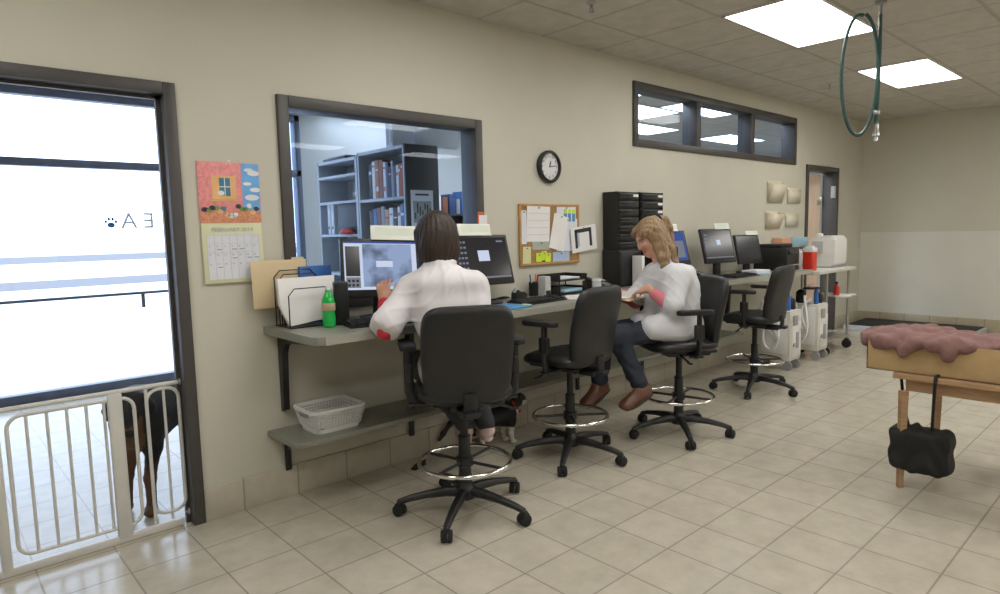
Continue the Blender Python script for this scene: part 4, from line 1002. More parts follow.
def book(x, y, z, th, dep, hh, colr, label, group, lean=0):
    t = thing('book', label, 'book', (x, y, z), 0, group); t.rotation_euler.x = math.radians(lean)
    b = B(); b.box((dep/2, 0, hh/2), (dep, th, hh), .002); b.mi = 1
    if rb.random() < .7: b.box((-.0005, 0, hh*(.70+.2*rb.random())), (.001, th*.7, .008+.02*rb.random()))
    if rb.random() < .4: b.box((-.0005, 0, hh*.25), (.001, th*.6, hh*.12))
    b.done('cover', [BM[colr], M['paper2'] if colr not in ('white', 'grey', 'tan') else BM['red']], t)
    b = B(); b.box((dep/2+.003, 0, hh/2+.001), (dep-.004, th-.007, hh-.003)); b.done('pages', M['paper'], t)
def row(y0, z, spec, where, group):
    y = y0
    for i, (colr, th, hh) in enumerate(spec):
        hh *= .90+.2*rb.random()
        book(2.895, y+th/2, z, th, .21, hh, colr, f'{ORD[i]} book from the charcoal end panel on the {where} shelf, {colr} spine', group, 0); y += th+.003
row(4.265, 1.735, [('red', .030, .26), ('orange-brown', .028, .25), ('white', .03, .27), ('dark blue', .034, .27), ('grey', .032, .28), ('black', .034, .27), ('dark blue', .036, .28), ('white', .036, .28), ('brown', .06, .28), ('orange-brown', .055, .30), ('white', .045, .29), ('black', .05, .27)], 'upper', 'books on the upper shelf of the bookcase')
row(4.265, 1.40, [('blue', .05, .25), ('white', .040, .27), ('black', .06, .26), ('white', .055, .27), ('tan', .06, .26), ('grey', .055, .28), ('brown', .06, .27), ('blue', .055, .26), ('black', .06, .26)], 'lower', 'books on the lower shelf of the bookcase')
row(4.265, 1.10, [('black', .05, .24), ('brown', .05, .26), ('grey', .05, .25), ('blue', .06, .25)], 'third', 'books on the third shelf of the bookcase')
for i, y in enumerate((5.50, 5.435)):
    t = thing('lever_binder', ['white lever binder at the outer end of the farther bookcase shelf', 'white lever binder beside the dark box on the farther bookcase shelf'][i], 'binder', (2.90, y, 1.45), 0, 'white binders in the farther bookcase')
    b = B(); b.box((.11, 0, .135), (.22, .055, .27), .004); b.done('cover', M['paper2'], t)
    b = B(); b.lathe([(.008, 0), (.012, .002), (.012, .003), (.008, .003)], n=12, M=Matrix.Translation((-.001, 0, .06)) @ rotm(0, -90).to_4x4()); b.done('finger_ring', M['blackm'], t)
t = thing('storage_box', 'dark storage box on the shelf of the farther bookcase', 'box', (3.02, 5.16, 1.45)); b = B(); b.box((0, 0, .125), (.24, .36, .25), .004); b.done('body', M['darkpanel'], t); b = B(); b.box((0, 0, .255), (.245, .365, .02), .003); b.done('lid', M['darkpanel'], t)
o = sdf_mesh('red_cap', [ell((2.90-.03, 5.12, 1.46), (.055, .085, .042), k=.02), ell((2.835, 5.12, 1.456), (.04, .07, .008), k=.02), rbx((2.85, 5.12, 1.42), (.2, .2, .029), .001, k=.002, sub=True)], .008, M['red']); tag(o, 'red cap lying before the dark box in the farther bookcase', 'cap')
t = thing('mug', 'small white mug on the middle shelf of the farther bookcase', 'mug', (2.95, 5.02, 1.745)); b = B(); b.lathe([(.001, 0), (.036, 0), (.04, .09), (.036, .09), (.033, .006), (.001, .006)], n=20); b.done('cup', M['white'], t); b = B(); b.tube([(-.036, -.0, .02), (-.06, 0, .03), (-.064, 0, .06), (-.037, 0, .075)], .005, 6); b.done('handle', M['white'], t)
t = thing('magazine_file', 'white and blue magazine file standing on top of the bookcase by the charcoal end', 'magazine file', (3.0, 4.43, 2.13)); b = B(); b.box((0, 0, .13), (.22, .10, .26), .003); b.done('case', M['paper2'], t); b = B(); b.box((-.112, .02, .13), (.003, .03, .22)); b.box((-.112, -.03, .08), (.003, .02, .10)); b.done('label_stripes', M['inkpale'], t)
t = thing('map_carton', 'flat grey carton with brown ends standing on the bookcase top', 'carton', (3.25, 4.28, 2.133)); b = B(); b.box((0, 0, .12), (.40, .06, .24), .003); b.done('carton', M['paper2'], t); b = B(); b.box((-.19, 0, .225), (.03, .064, .035)); b.box((.10, 0, .225), (.2, .064, .035)); b.done('end_flap', M['woodedge'], t)
t = thing('desk_tray', 'flat dark tray lying on top of the farther bookcase', 'tray', (3.02, 5.35, 2.11)); b = B(); b.box((0, 0, .012), (.26, .40, .024), .004); b.done('base', M['darkpanel'], t); b = B(); b.box((.0, 0, .032), (.2, .34, .016), .003); b.done('papers', M['grey'], t)
t = thing('poster', 'white poster with a dark picture on the charcoal end panel of the bookcase', 'poster', (3.02, 4.194, 1.63)); b = B(); b.box((0, 0, 0), (.215, .0015, .30)); b.done('sheet', M['paper2'], t)
b = B(); b.box((0, -.0013, -.02), (.175, .001, .17)); b.mi = 1
for i in range(7): b.box((-.07+.024*i, -.0022, -.05+.012*(i*5 % 7)), (.012, .0008, .05+.01*(i*3 % 4)))
b.box((0, -.0014, .115), (.13, .001, .014)); b.done('picture', [M['grey'], M['inkblack']], t)
t = thing('bookcase', 'low dark bookcase against the far office wall', 'bookcase', (4.55, YF-.33, 0))
b = B(); b.span((0, 0, 0), (.02, .3, 1.66)); b.span((1.18, 0, 0), (1.2, .3, 1.66)); b.span((0, .285, 0), (1.2, .3, 1.66))
for z in (.0, .42, .84, 1.25): b.span((.02, 0, z), (1.18, .285, z+.02))
b.done('carcass', M['darkpanel'], t)
b = B(); b.span((-.01, -.01, 1.66), (1.21, .3, 1.685), .003); b.done('top', M['darkpanel'], t)
xx = 4.60
for i, (colr, th, hh) in enumerate((('grey', .08, .24), ('black', .07, .28), ('blue', .09, .22), ('tan', .07, .20), ('black', .06, .30), ('white', .08, .24), ('brown', .08, .22), ('dark blue', .09, .26), ('grey', .06, .2), ('blue', .07, .3))):
    t = thing('book', f'{ORD[i]} volume along the top of the low dark bookcase, {colr} cover', 'book', (xx+th/2, YF-.2, 1.685), 0, 'volumes on the low bookcase'); xx += th+.03
    b = B(); b.box((0, 0, hh/2), (th, .2, hh), .003); b.done('cover', BM[colr], t); b = B(); b.box((0, .004, hh/2+.001), (th-.012, .19, hh-.002)); b.done('pages', M['paper'], t)
xx = 4.62
for i, colr in enumerate(('black', 'white', 'blue', 'grey', 'brown', 'tan', 'dark blue', 'white', 'black')):
    t = thing('book', f'{ORD[i]} volume on the upper shelf inside the low dark bookcase, {colr} spine', 'book', (xx+.04, YF-.2, 1.27), 0, 'volumes inside the low bookcase'); xx += .105
    b = B(); b.box((0, 0, .14), (.08, .2, .28), .003); b.done('cover', BM[colr], t)
t = thing('tall_cupboard', 'tall tan cupboard seen at the foot of the first high window pane', 'cupboard', (8.1, 6.3, 0)); b = B(); b.span((-.75, -.28, 0), (.75, .28, 2.36), .004); b.done('body', M['woodleaf'], t)
for s_ in (-1, 1):
    b = B(); b.span((s_*.375-.37, -.30, .05), (s_*.375+.37, -.28, 2.33), .003); d_ = b.done('door', M['woodleaf'], t); b = B(); b.span((s_*.05-.008, -.325, 1.0), (s_*.05+.008, -.30, 1.2), .003); b.done('handle', M['steel'], d_)

# ------------------------------------------------------------------ pet gate
GY = 3.43
t = thing('pet_gate', 'white metal pet gate across the open doorway', 'gate', (.48, GY, 0))
gx = lambda x: x-.48
b = B(); b.cyl((gx(.01), 0, .735), (gx(.935), 0, .735), .011, n=12); b.done('top_rail', M['gatewhite'], t)
b = B(); b.box((gx(.47), 0, .019), (.90, .030, .036), .006); b.done('bottom_rail', M['gatewhite'], t)
b = B(); b.box((gx(.655), -.004, .375), (.062, .030, .71), .010); b.done('latch_post', M['gatewhite'], t)
b = B(); b.box((gx(.20), -.004, .375), (.040, .026, .71), .008); b.done('hinge_post', M['gatewhite'], t)
def loop(x0, x1, z0, z1, r, name='gate_panel'):
    pts = []
    for cx, cz, a0 in ((x1-r, z1-r, 0), (x0+r, z1-r, 90), (x0+r, z0+r, 180), (x1-r, z0+r, 270)):
        for i in range(6):
            a = math.radians(a0+18*i); pts.append((gx(cx+r*math.cos(a)), 0, cz+r*math.sin(a)))
    b = B(); b.tube(pts, .0085, 8, closed=True); return b.done(name, M['gatewhite'], t)
loop(.79, .935, .085, .715, .055); loop(.245, .735, .075, .70, .055, 'swing_door')
for x in (.315, .39, .465, .54, .61):
    b = B(); b.cyl((gx(x), 0, .075), (gx(x), 0, .70), .0068, n=8); b.done('bar', M['gatewhite'], t)
for x in (.868,):
    b = B(); b.cyl((gx(x), 0, .045), (gx(x), 0, .735), .0068, n=8); b.done('bar', M['gatewhite'], t)
b = B(); b.cyl((gx(.790), 0, .045), (gx(.79), 0, .735), .008, n=8); b.done('bar', M['gatewhite'], t)
for z in (.735, .06):
    for x0, x1 in ((.925, .947), (-.002, .02)):
        b = B(); b.cyl((gx(x0), 0, z), (gx(x1), 0, z), .006, n=8); b.cyl((gx(x1-.006 if x1 > .5 else x0), 0, z), (gx(x1 if x1 > .5 else x0+.006), 0, z), .016, n=12); b.done('pressure_foot', M['palegrey'], t)

# ------------------------------------------------------------------ people
SK = dict(rough=.5, bump=.08, bscale=300, var=.06, nscale=25)
M['skin'] = vcol_mat('skin', spec=.35, **SK)
M['hair_d'] = mat('dark_brown_hair', (.030, .016, .011), .42, var=.5, scale=26, bump=.7, bscale=70, stretch=(5, 5, .5))
M['hair_b'] = mat('dark_blond_hair', (.27, .175, .090), .45, var=.45, scale=30, bump=.8, bscale=60, stretch=(4, 4, .7))
M['coat'] = mat('white_coat_cloth', (.68, .65, .67), .8, var=.03, scale=8, bump=.2, bscale=120)
M['coat2'] = mat('white_scrub_cloth', (.66, .67, .71), .8, var=.03, scale=8, bump=.2, bscale=120)
M['redcloth'] = mat('red_sleeve', (.50, .03, .045), .8, var=.08, bump=.2)
M['pinkcloth'] = mat('pink_sleeve', (.66, .20, .24), .8, var=.08, bump=.2)
M['navy'] = mat('navy_trousers', (.022, .028, .045), .8, var=.12, bump=.3, bscale=200)
M['greytr'] = mat('charcoal_trousers', (.045, .047, .055), .85, var=.12, bump=.3, bscale=200)
M['brownshoe'] = mat('brown_leather', (.14, .055, .030), .4, var=.15, bump=.15)
M['paleshoe'] = mat('pale_pink_shoe', (.60, .45, .44), .5, var=.06)
M['sole'] = mat('shoe_sole', (.05, .035, .028), .7)
M['sock'] = mat('dark_sock', (.03, .03, .035), .9)
A = lambda *v: np.array(v, float)
def hand(prims, w, tip, palm_n, curl=.4, s=1.0):
    """palm plus four bent fingers and a side thumb; w wrist, tip direction, palm_n normal of the palm"""
    d = nrm(A(*tip)-A(*w)); n_ = A(*palm_n); n_ = nrm(n_ - d*(n_ @ d)); sd = np.cross(d, n_); w = A(*w)
    prims += [cap(w, w+d*.03*s, .024*s, .026*s, .02)]
    for j, off in enumerate((-.030, -.010, .010, .029)):
        prims.append(cap(w+sd*off*.5*s+d*.015*s, w+sd*off*s+d*(.082-.004*abs(j-1.4))*s, .0135*s, .0105*s, .014))
    for j, (off, L) in enumerate(((-.031, .066), (-.0105, .076), (.0105, .071), (.030, .054))):
        p0 = w+sd*off*s+d*.085*s; fan = d+sd*(off*2.2)
        a1 = curl*.8; p1 = p0+(nrm(fan)*math.cos(a1)+n_*math.sin(a1))*L*.45*s
        a2 = curl*1.9; p2 = p1+(nrm(fan)*math.cos(a2)+n_*math.sin(a2))*L*.33*s
        a3 = curl*2.7; p3 = p2+(nrm(fan)*math.cos(a3)+n_*math.sin(a3))*L*.25*s
        prims += [cap(p0, p1, .0095*s, .0085*s, .004), cap(p1, p2, .0085*s, .0078*s, .004), cap(p2, p3, .0078*s, .0065*s, .004)]
    t0 = w+d*.022*s-sd*.026*s; t1 = t0+(d*.6-sd*.7+n_*.35)*.034*s; t2 = t1+(d*.85-sd*.25+n_*.4)*.032*s; t3 = t2+(d*.95+n_*.35)*.022*s
    prims += [cap(t0, t1, .0145*s, .011*s, .010), cap(t1, t2, .0105*s, .009*s, .004), cap(t2, t3, .0088*s, .007*s, .004)]
def head(prims, c, R, s=1.0):
    """R rows: right, forward, up; c centre of the skull"""
    g = lambda r, f, u: A(*c) + (R[0]*r + R[1]*f + R[2]*u)*s
    prims += [ell(g(0, -.012, .025), A(.074, .094, .090)*s, R, .02), ell(g(0, .030, -.030), A(.060, .064, .084)*s, R, .03), ell(g(0, .050, -.088), A(.030, .030, .022)*s, R, .025),
              cap(g(-.045, .02, -.07), g(0, .065, -.094), .022*s, .018*s, .03), cap(g(.045, .02, -.07), g(0, .065, -.094), .022*s, .018*s, .03),
              cap(g(0, .086, .012), g(0, .106, -.030), .009*s, .013*s, .010), ell(g(-.011, .094, -.034), A(.009, .010, .008)*s, R, .006), ell(g(.011, .094, -.034), A(.009, .010, .008)*s, R, .006),
              cap(g(-.036, .080, .024), g(-.008, .088, .020), .010*s, .010*s, .012), cap(g(.036, .080, .024), g(.008, .088, .020), .010*s, .010*s, .012),
              ell(g(-.033, .080, -.022), A(.020, .018, .018)*s, R, .02), ell(g(.033, .080, -.022), A(.020, .018, .018)*s, R, .02),
              ell(g(-.031, .074, .006), A(.015, .014, .009)*s, R, .008, True), ell(g(.031, .074+.016, .006), A(.013, .012, .007)*s, R, .008, True), ell(g(-.031, .074+.016, .006), A(.013, .012, .007)*s, R, .008, True),
              ell(g(-.031, .074, .006), A(.0125, .0125, .0115)*s, R, .003), ell(g(.031, .074, .006), A(.0125, .0125, .0115)*s, R, .003),
              cap(g(-.017, .087, -.058), g(.017, .087, -.058), .0065*s, .0065*s, .006), cap(g(-.015, .086, -.069), g(.015, .086, -.069), .0070*s, .0070*s, .006)]
    for q in (-1, 1):
        prims += [ell(g(q*.076, -.012, -.005), A(.010, .020, .032)*s, R, .008), ell(g(q*.083, -.006, -.002), A(.006, .010, .018)*s, R, .005, True)]
    return g
def skin_color(base, g, R, c, s=1.0):
    def f(v):
        q = (v-A(*c)) @ R.T / s; out = np.tile(A(*base), (len(v), 1))
        lip = (np.abs(q[:, 0]) < .026) & (q[:, 1] > .078) & (np.abs(q[:, 2]+.0635) < .0115)
        out[lip] = A(base[0]*.85, base[1]*.50, base[2]*.55)
        for s_ in (-1, 1):
            eye = ((q[:, 0]-s_*.031)**2 + (q[:, 2]-.006)**2 < .0088**2) & (q[:, 1] > .072); out[eye] = A(.70, .68, .66)
            ir = ((q[:, 0]-s_*.031)**2 + (q[:, 2]-.006)**2 < .0046**2) & (q[:, 1] > .072); out[ir] = A(.05, .04, .035)
            br = (np.abs(q[:, 0]-s_*.030) < .021) & (np.abs(q[:, 2]-.027+.12*(np.abs(q[:, 0])-.03)**2*60) < .0045) & (q[:, 1] > .070); out[br] = A(*base)*.35
            ch = np.exp(-(((q[:, 0]-s_*.04)/.02)**2+((q[:, 2]+.03)/.02)**2))*(q[:, 1] > .04); out = out*(1-.18*ch[:, None]*A(0, 1, .9))
        return out
    return f
wr = lambda P, a=.0035: a*(np.sin(P[..., 0]*46+3.1*np.sin(P[..., 2]*23)+1.7*np.sin(P[..., 1]*31)) * np.sin(P[..., 2]*37+2.3*np.sin(P[..., 1]*27+P[..., 0]*14)))
def shoe(prims, heel, toe, up, s=1.0):
    h, t_ = A(*heel), A(*toe); d = nrm(t_-h); u = A(*up); u = nrm(u-d*(u @ d)); sd = np.cross(d, u)
    for q, r0, r1 in ((-.012, .034, .036), (.012, .034, .038)): prims.append(cap(h+sd*q+u*.03, h+d*.17*s+sd*q*1.4+u*.024, r0*s, r1*.8*s, .03))
    prims += [cap(h+u*.052, h+d*.055*s+u*.068, .036*s, .034*s, .03), cap(h+d*.06*s+u*.05, h+d*.15*s+u*.03, .036*s, .030*s, .03), ell(h+d*.19*s+u*.020, (.043, .043, .024), k=.03)]
    return h, d, u, sd
def sole(name, heel, toe, up, mt, par, org, L=.245):
    h, t_ = A(*heel), A(*toe); d = nrm(t_-h); u = A(*up); u = nrm(u-d*(u @ d)); sd = np.cross(d, u)
    Mx = Matrix(((sd[0], d[0], u[0], h[0]-org[0]), (sd[1], d[1], u[1], h[1]-org[1]), (sd[2], d[2], u[2], h[2]-org[2]), (0, 0, 0, 1)))
    ol = [(x*(.9+.25*(y > .0)), y+L/2-.045) for x, y in superell(.082, L, 2.4, 30)]
    b = B(); b.prism(ol, -.016, .006, Mx, .003); return b.done(name, mt, par)

# --- dark-haired person at the lit monitor, seen from behind
O1 = (2.03, 2.55, .66)
f1 = nrm(A(.643, .766, 0)); r1 = A(.766, -.643, 0); up = A(0, 0, 1)
pel = A(2.035, 2.545, .765); chest = A(2.035, 2.60, 1.06); nb = A(2.005, 2.645, 1.255); hc = A(2.025, 2.715, 1.425)
shL = A(1.885, 2.748, 1.155); shR = A(2.122, 2.532, 1.150); elL = A(1.700, 2.690, .995); wrL = A(1.800, 2.862, 1.100)
elR = A(2.245, 2.71, 1.02); wrR = A(2.130, 2.905, 1.005)
R1 = frame(A(-.05, .96, -.18))
bp = [ell(pel, (.165, .125, .11), frame(f1), .05), cap(pel, chest, .125, .125, .05), ell(chest, (.155, .105, .16), frame(f1), .05), cap(shL, shR, .058, .058, .06), cap(nb-A(0, 0, .06), nb+A(.01, .02, .10), .058, .050, .03),
      cap(shL, elL, .047, .038, .03), cap(elL, wrL, .038, .026, .02), cap(shR, elR, .047, .038, .03), cap(elR, wrR, .038, .026, .02)]
g1 = head(bp, hc, R1)
hand(bp, wrL, wrL+A(.03, .06, .12), A(.55, .35, -.25), .55); hand(bp, wrR, wrR+A(-.07, .10, -.015), A(0, 0, -1), .35)
hipL, hipR = pel-r1*.085, pel+r1*.085
knL, knR = A(2.075, 2.99, .715), A(2.335, 2.875, .715)
anL, anR = A(2.225, 2.755, .385), A(2.315, 2.675, .385)
for h_, k_, a_ in ((hipL, knL, anL), (hipR, knR, anR)): bp += [cap(h_, k_, .075, .052, .04), cap(k_, a_, .050, .034, .03), cap(a_, a_+A(.06, .09, -.055)*.9, .030, .024, .03)]
p1 = sdf_mesh('person', bp, .0055, M['skin'], color=skin_color((.55, .30, .21), g1, R1, hc), origin=O1)
p1.location = O1; tag(p1, 'dark-haired person in a white coat, seated, one hand raised to the lit monitor', 'person')
cp = [ell(pel+A(0, 0, -.005), (.190, .155, .105), frame(f1), .05), rbx((pel+chest)/2+A(0, 0, .02), (.115, .085, .13), .05, frame(f1), .08), rbx(chest+A(0, 0, .03), (.125, .070, .090), .055, frame(f1), .08), ell(nb-A(0, 0, .11)-f1*.012, (.172, .098, .11), frame(f1), .08), cap(shL+A(.012, -.01, .0), shR-A(.012, -.01, 0), .064, .064, .09),
      cap(nb-A(0, 0, .09), nb+A(.004, .01, .020), .094, .066, .08), cap(shL, elL+A(0, 0, .01), .062, .082, .06), cap(shR, elR, .062, .076, .06),
      cap(nb+A(-.045, -.02, .035)*1.0, nb+A(.035, -.055, .04), .014, .014, .012), cap(nb+A(-.045, -.02, .035), nb+A(-.05, .03, .02), .014, .012, .012), cap(nb+A(.035, -.055, .04), nb+A(.06, -.01, .02), .014, .012, .012),
      ell(pel-r1*.175+f1*.01+A(0, 0, -.02), (.035, .10, .085), frame(f1), .04), ell(pel-f1*.10+A(0, 0, .03), (.15, .04, .12), frame(f1), .04)]
ud = nrm(elL-shL); cp.append(rbx(elL+ud*.112, (.14, .14, .06), .005, frame(nrm(np.cross(ud, A(0, 1, .2))), ud), .012, True))
def folds(P, ax, amp=.0048):
    s_ = P[..., 0]*ax[0]+P[..., 1]*ax[1]; z = P[..., 2]
    w1 = s_*38+2.2*np.sin(z*9+s_*5)+z*16; w2 = s_*21-z*34+1.8*np.sin(s_*13+z*7)
    m1 = .5+.5*np.sin(z*11+s_*8+1.0); m2 = .5+.5*np.sin(z*8-s_*10+2.4)
    return -amp*(m1*(1-np.abs(np.sin(w1)))**3 + m2*(1-np.abs(np.sin(w2)))**3) + amp*.35
cloth1 = lambda P: folds(P, (.766, -.643))
sdf_mesh('white_coat', cp, .0065, M['coat'], p1, disp=cloth1, origin=O1)
sp_ = [cap(elL+A(-.012, -.006, -.024), elL+(wrL-elL)*.86, .045, .037, .03)]
sdf_mesh('red_sleeve', sp_, .006, M['redcloth'], p1, disp=lambda P: wr(P, .003), origin=O1)
sdf_mesh('red_sleeve', [cap(elR, elR+(wrR-elR)*.9, .056, .036, .03)], .006, M['redcloth'], p1, disp=lambda P: wr(P, .003), origin=O1)
tp = [ell(pel+A(0, 0, -.02), (.175, .14, .095), frame(f1), .04)]
for h_, k_, a_ in ((hipL, knL, anL), (hipR, knR, anR)): tp += [cap(h_, k_, .090, .068, .04), cap(k_, a_+A(0, 0, -.01), .064, .050, .03)]
sdf_mesh('trousers', tp, .008, M['greytr'], p1, disp=lambda P: wr(P, .005), origin=O1)
for a_ in (anL, anR):
    he = a_+A(.0, -.005, -.088); to = he+A(.10, .17, .0); q = []; shoe(q, he, to, (0, 0, 1), .9); s_ = sdf_mesh('shoe', q, .006, M['paleshoe'], p1, origin=O1); sole('shoe_sole', he, to, (0, 0, 1), M['paleshoe'], s_, O1)
gh = lambda r, f, u: hc + R1[0]*r + R1[1]*f + R1[2]*u
hp = [ell(gh(0, -.020, .035), (.094, .110, .100), R1, .02), ell(gh(0, -.040, -.02), (.104, .090, .105), R1, .03), ell(gh(-.058, -.02, -.075), (.046, .066, .085), R1, .03), ell(gh(.058, -.02, -.075), (.046, .066, .085), R1, .03),
      ell(gh(0, -.062, -.085), (.085, .052, .085), R1, .03), cap(gh(-.082, .03, .03), gh(-.080, .035, -.10), .022, .016, .02), cap(gh(.082, .03, .03), gh(.080, .035, -.10), .022, .016, .02),
      ell(gh(0, .085, -.03), (.058, .06, .095), R1, .02, True)]
sdf_mesh('hair', hp, .006, M['hair_d'], p1, disp=lambda P: .0022*np.sin(np.arctan2(P[..., 1]-hc[1], P[..., 0]-hc[0])*27+3*np.sin(P[..., 2]*16))+.0012*np.sin(np.arctan2(P[..., 1]-hc[1], P[..., 0]-hc[0])*71+2*np.sin(P[..., 2]*23)), origin=O1)

# --- blond person reading, side view
O2 = (3.86, 2.45, .66)
f2 = nrm(A(-.906, .423, 0)); r2 = A(.423, .906, 0)
pel = A(3.87, 2.445, .765); chest = A(3.835, 2.47, 1.03); nb = A(3.815, 2.49, 1.195); hc2 = A(3.752, 2.575, 1.385)
sL = A(3.758, 2.345, 1.115); sR = A(3.89, 2.635, 1.115); eL = A(3.655, 2.335, .915); wL = A(3.610, 2.490, 1.045); eR = A(3.81, 2.735, .92); wR = A(3.645, 2.80, 1.01)
R2 = frame(A(-.80, .36, -.50))
bp = [ell(pel, (.165, .125, .11), frame(f2), .05), cap(pel, chest, .12, .12, .05), ell(chest, (.150, .105, .15), frame(f2), .05), cap(sL, sR, .055, .055, .06), cap(nb-A(0, 0, .06), nb+A(-.035, .045, .085), .056, .050, .03),
      cap(sL, eL, .046, .037, .03), cap(eL, wL, .037, .025, .02), cap(sR, eR, .046, .037, .03), cap(eR, wR, .037, .025, .02)]
g2 = head(bp, hc2, R2)
hand(bp, wL, wL+A(-.035, .125, -.045), A(.2, -.15, -1), .55); hand(bp, wR, wR+A(-.13, .02, -.02), A(0, 0, -1), .4)
hL, hR = pel-r2*.085, pel+r2*.085
kL, kR = A(3.425, 2.615, .735), A(3.49, 2.765, .730)
aL, aR = A(3.515, 2.500, .405), A(3.475, 2.800, .385)
for h_, k_, a_ in ((hL, kL, aL), (hR, kR, aR)): bp += [cap(h_, k_, .075, .052, .04), cap(k_, a_, .050, .034, .03)]
bp += [cap(aL, A(3.455, 2.515, .330), .030, .024, .03), cap(aR, A(3.40, 2.81, .31), .030, .024, .03)]
p2 = sdf_mesh('person', bp, .0055, M['skin'], color=skin_color((.60, .33, .24), g2, R2, hc2), origin=O2)
p2.location = O2; tag(p2, 'person with blond half-tied hair in white top and navy trousers, seated sideways, head bent reading', 'person')
cp = [ell(pel+A(0, 0, .0), (.185, .155, .105), frame(f2), .05), rbx((pel+chest)/2+A(0, 0, .02), (.105, .075, .12), .05, frame(f2), .08), rbx(chest+A(0, 0, .01), (.115, .065, .10), .055, frame(f2), .08), cap(sL+r2*.015, sR-r2*.015, .070, .070, .06), cap(nb-A(0, 0, .07), nb+A(-.012, .016, .02), .074, .062, .03),
      cap(sL, eL+A(.01, 0, .03), .064, .074, .06), cap(sR, eR+A(0, 0, .04), .064, .072, .06),
      cap(pel+f2*.06-r2*.10+A(0, 0, .0), pel+f2*.24-r2*.10+A(0, 0, .02), .098, .084, .07), cap(pel+f2*.06+r2*.10, pel+f2*.22+r2*.10+A(0, 0, .02), .098, .084, .07), ell(pel-f2*.10+A(0, 0, .02), (.15, .05, .13), frame(f2), .04)]
sdf_mesh('white_top', cp, .0065, M['coat2'], p2, disp=lambda P: folds(P, (.8, -.5), .0055), origin=O2)
sdf_mesh('pink_sleeve', [cap(eL+A(.005, 0, .01), eL+(wL-eL)*.72, .050, .036, .03)], .006, M['pinkcloth'], p2, disp=lambda P: wr(P, .003), origin=O2)
sdf_mesh('pink_sleeve', [cap(eR, eR+(wR-eR)*.75, .050, .036, .03)], .006, M['pinkcloth'], p2, disp=lambda P: wr(P, .003), origin=O2)
tp = [ell(pel+A(0, 0, -.02), (.172, .14, .09), frame(f2), .04)]
for h_, k_, a_ in ((hL, kL, aL), (hR, kR, aR)): tp += [cap(h_, k_, .090, .072, .04), cap(k_, a_+A(0, 0, .025), .070, .060, .03)]
sdf_mesh('trousers', tp, .008, M['navy'], p2, disp=lambda P: wr(P, .006), origin=O2)
for a_, he, to, uu in ((aL, A(3.575, 2.475, .335), A(3.405, 2.525, .262), A(-.4, .1, .9)), (aR, A(3.525, 2.795, .315), A(3.36, 2.815, .238), A(-.4, .1, .9))):
    sdf_mesh('sock', [cap(a_+A(0, 0, .03), (he+to)*.5*.35+a_*.65, .037, .036, .02)], .006, M['sock'], p2, origin=O2)
    q = []; shoe(q, he, to, uu); s_ = sdf_mesh('shoe', q, .006, M['brownshoe'], p2, origin=O2); sole('shoe_sole', he, to, uu, M['sole'], s_, O2)
gh2 = lambda r, f, u: hc2 + R2[0]*r + R2[1]*f + R2[2]*u
tie = gh2(0, -.095, .072)
hp = [ell(gh2(0, -.022, .036), (.086, .106, .096), R2, .02), ell(gh2(-.045, .025, .06), (.045, .07, .045), R2, .02), ell(gh2(.045, .025, .06), (.045, .07, .045), R2, .02), ell(gh2(-.068, -.008, .0), (.022, .058, .062), R2, .02), ell(gh2(.068, -.008, .0), (.022, .058, .062), R2, .02), ell(gh2(0, .090, -.008), (.058, .054, .086), R2, .015, True),
      ell(gh2(0, -.06, -.03), (.078, .062, .08), R2, .03)]
def strand(pts, r0, r1_):
    for i in range(len(pts)-1):
        ta, tb = i/(len(pts)-1), (i+1)/(len(pts)-1); hp.append(cap(pts[i], pts[i+1], r0+(r1_-r0)*ta, r0+(r1_-r0)*tb, .016))
T = tie
strand([T, T+A(.050, -.030, -.005), T+A(.075, -.050, -.055), T+A(.085, -.052, -.12), T+A(.098, -.062, -.18), T+A(.10, -.055, -.235)], .036, .022)
strand([gh2(-.06, -.03, .03), A(3.755, 2.475, 1.33), A(3.75, 2.445, 1.26), A(3.735, 2.435, 1.20), A(3.745, 2.420, 1.145)], .036, .018)
strand([gh2(-.066, .0, .0), A(3.725, 2.495, 1.31), A(3.715, 2.465, 1.25), A(3.722, 2.445, 1.19), A(3.712, 2.44, 1.14)], .030, .014)
strand([gh2(.05, -.05, .0), A(3.86, 2.53, 1.30), A(3.87, 2.52, 1.22), A(3.88, 2.51, 1.15)], .036, .020)
strand([gh2(-.02, -.08, .0), A(3.83, 2.46, 1.29), A(3.845, 2.44, 1.21), A(3.855, 2.43, 1.14)], .040, .020)
hr = sdf_mesh('hair', hp, .006, M['hair_b'], p2, disp=lambda P: .0020*np.sin(P[..., 0]*95+P[..., 1]*80+5*np.sin(P[..., 2]*26))+.0012*np.sin(P[..., 0]*210+P[..., 1]*170+4*np.sin(P[..., 2]*40)), origin=O2)
b = B(); b.torus(tie+(-R2[1])*.022+A(-O2[0], -O2[1], -O2[2]), .030, .010, 20, 8, Matrix((R2[0], R2[2], R2[1])).transposed().to_4x4()); b.done('hair_tie', M['rubber'], hr)
# folder and pages in front of the reader
t = thing('reading_folder', 'open manila folder with white pages held at the worktop edge by the blond person', 'folder', (3.60, 2.72, .995), math.radians(12)); t.rotation_euler.x = math.radians(9)
b = B(); b.box((0, -.02, -.004), (.34, .25, .003), .001); b.done('cover', M['manila'], t)
for i in range(3):
    b = B(); b.box((.01-.012*i, -.01+.004*i, .0005+.003*i), (.29, .225, .002), 0, rotm(0, 0, 3*i-3)); b.done('page', M['paper'], t)
# ------------------------------------------------------------------ animals
M['fur'] = vcol_mat('fur', rough=.55, bump=.5, bscale=140, var=.2, nscale=50)
def animal(name, prims, res, label, cat, col, disp=None):
    o = sdf_mesh(name, prims, res, M['fur'], color=col, disp=disp); return tag(o, label, cat)
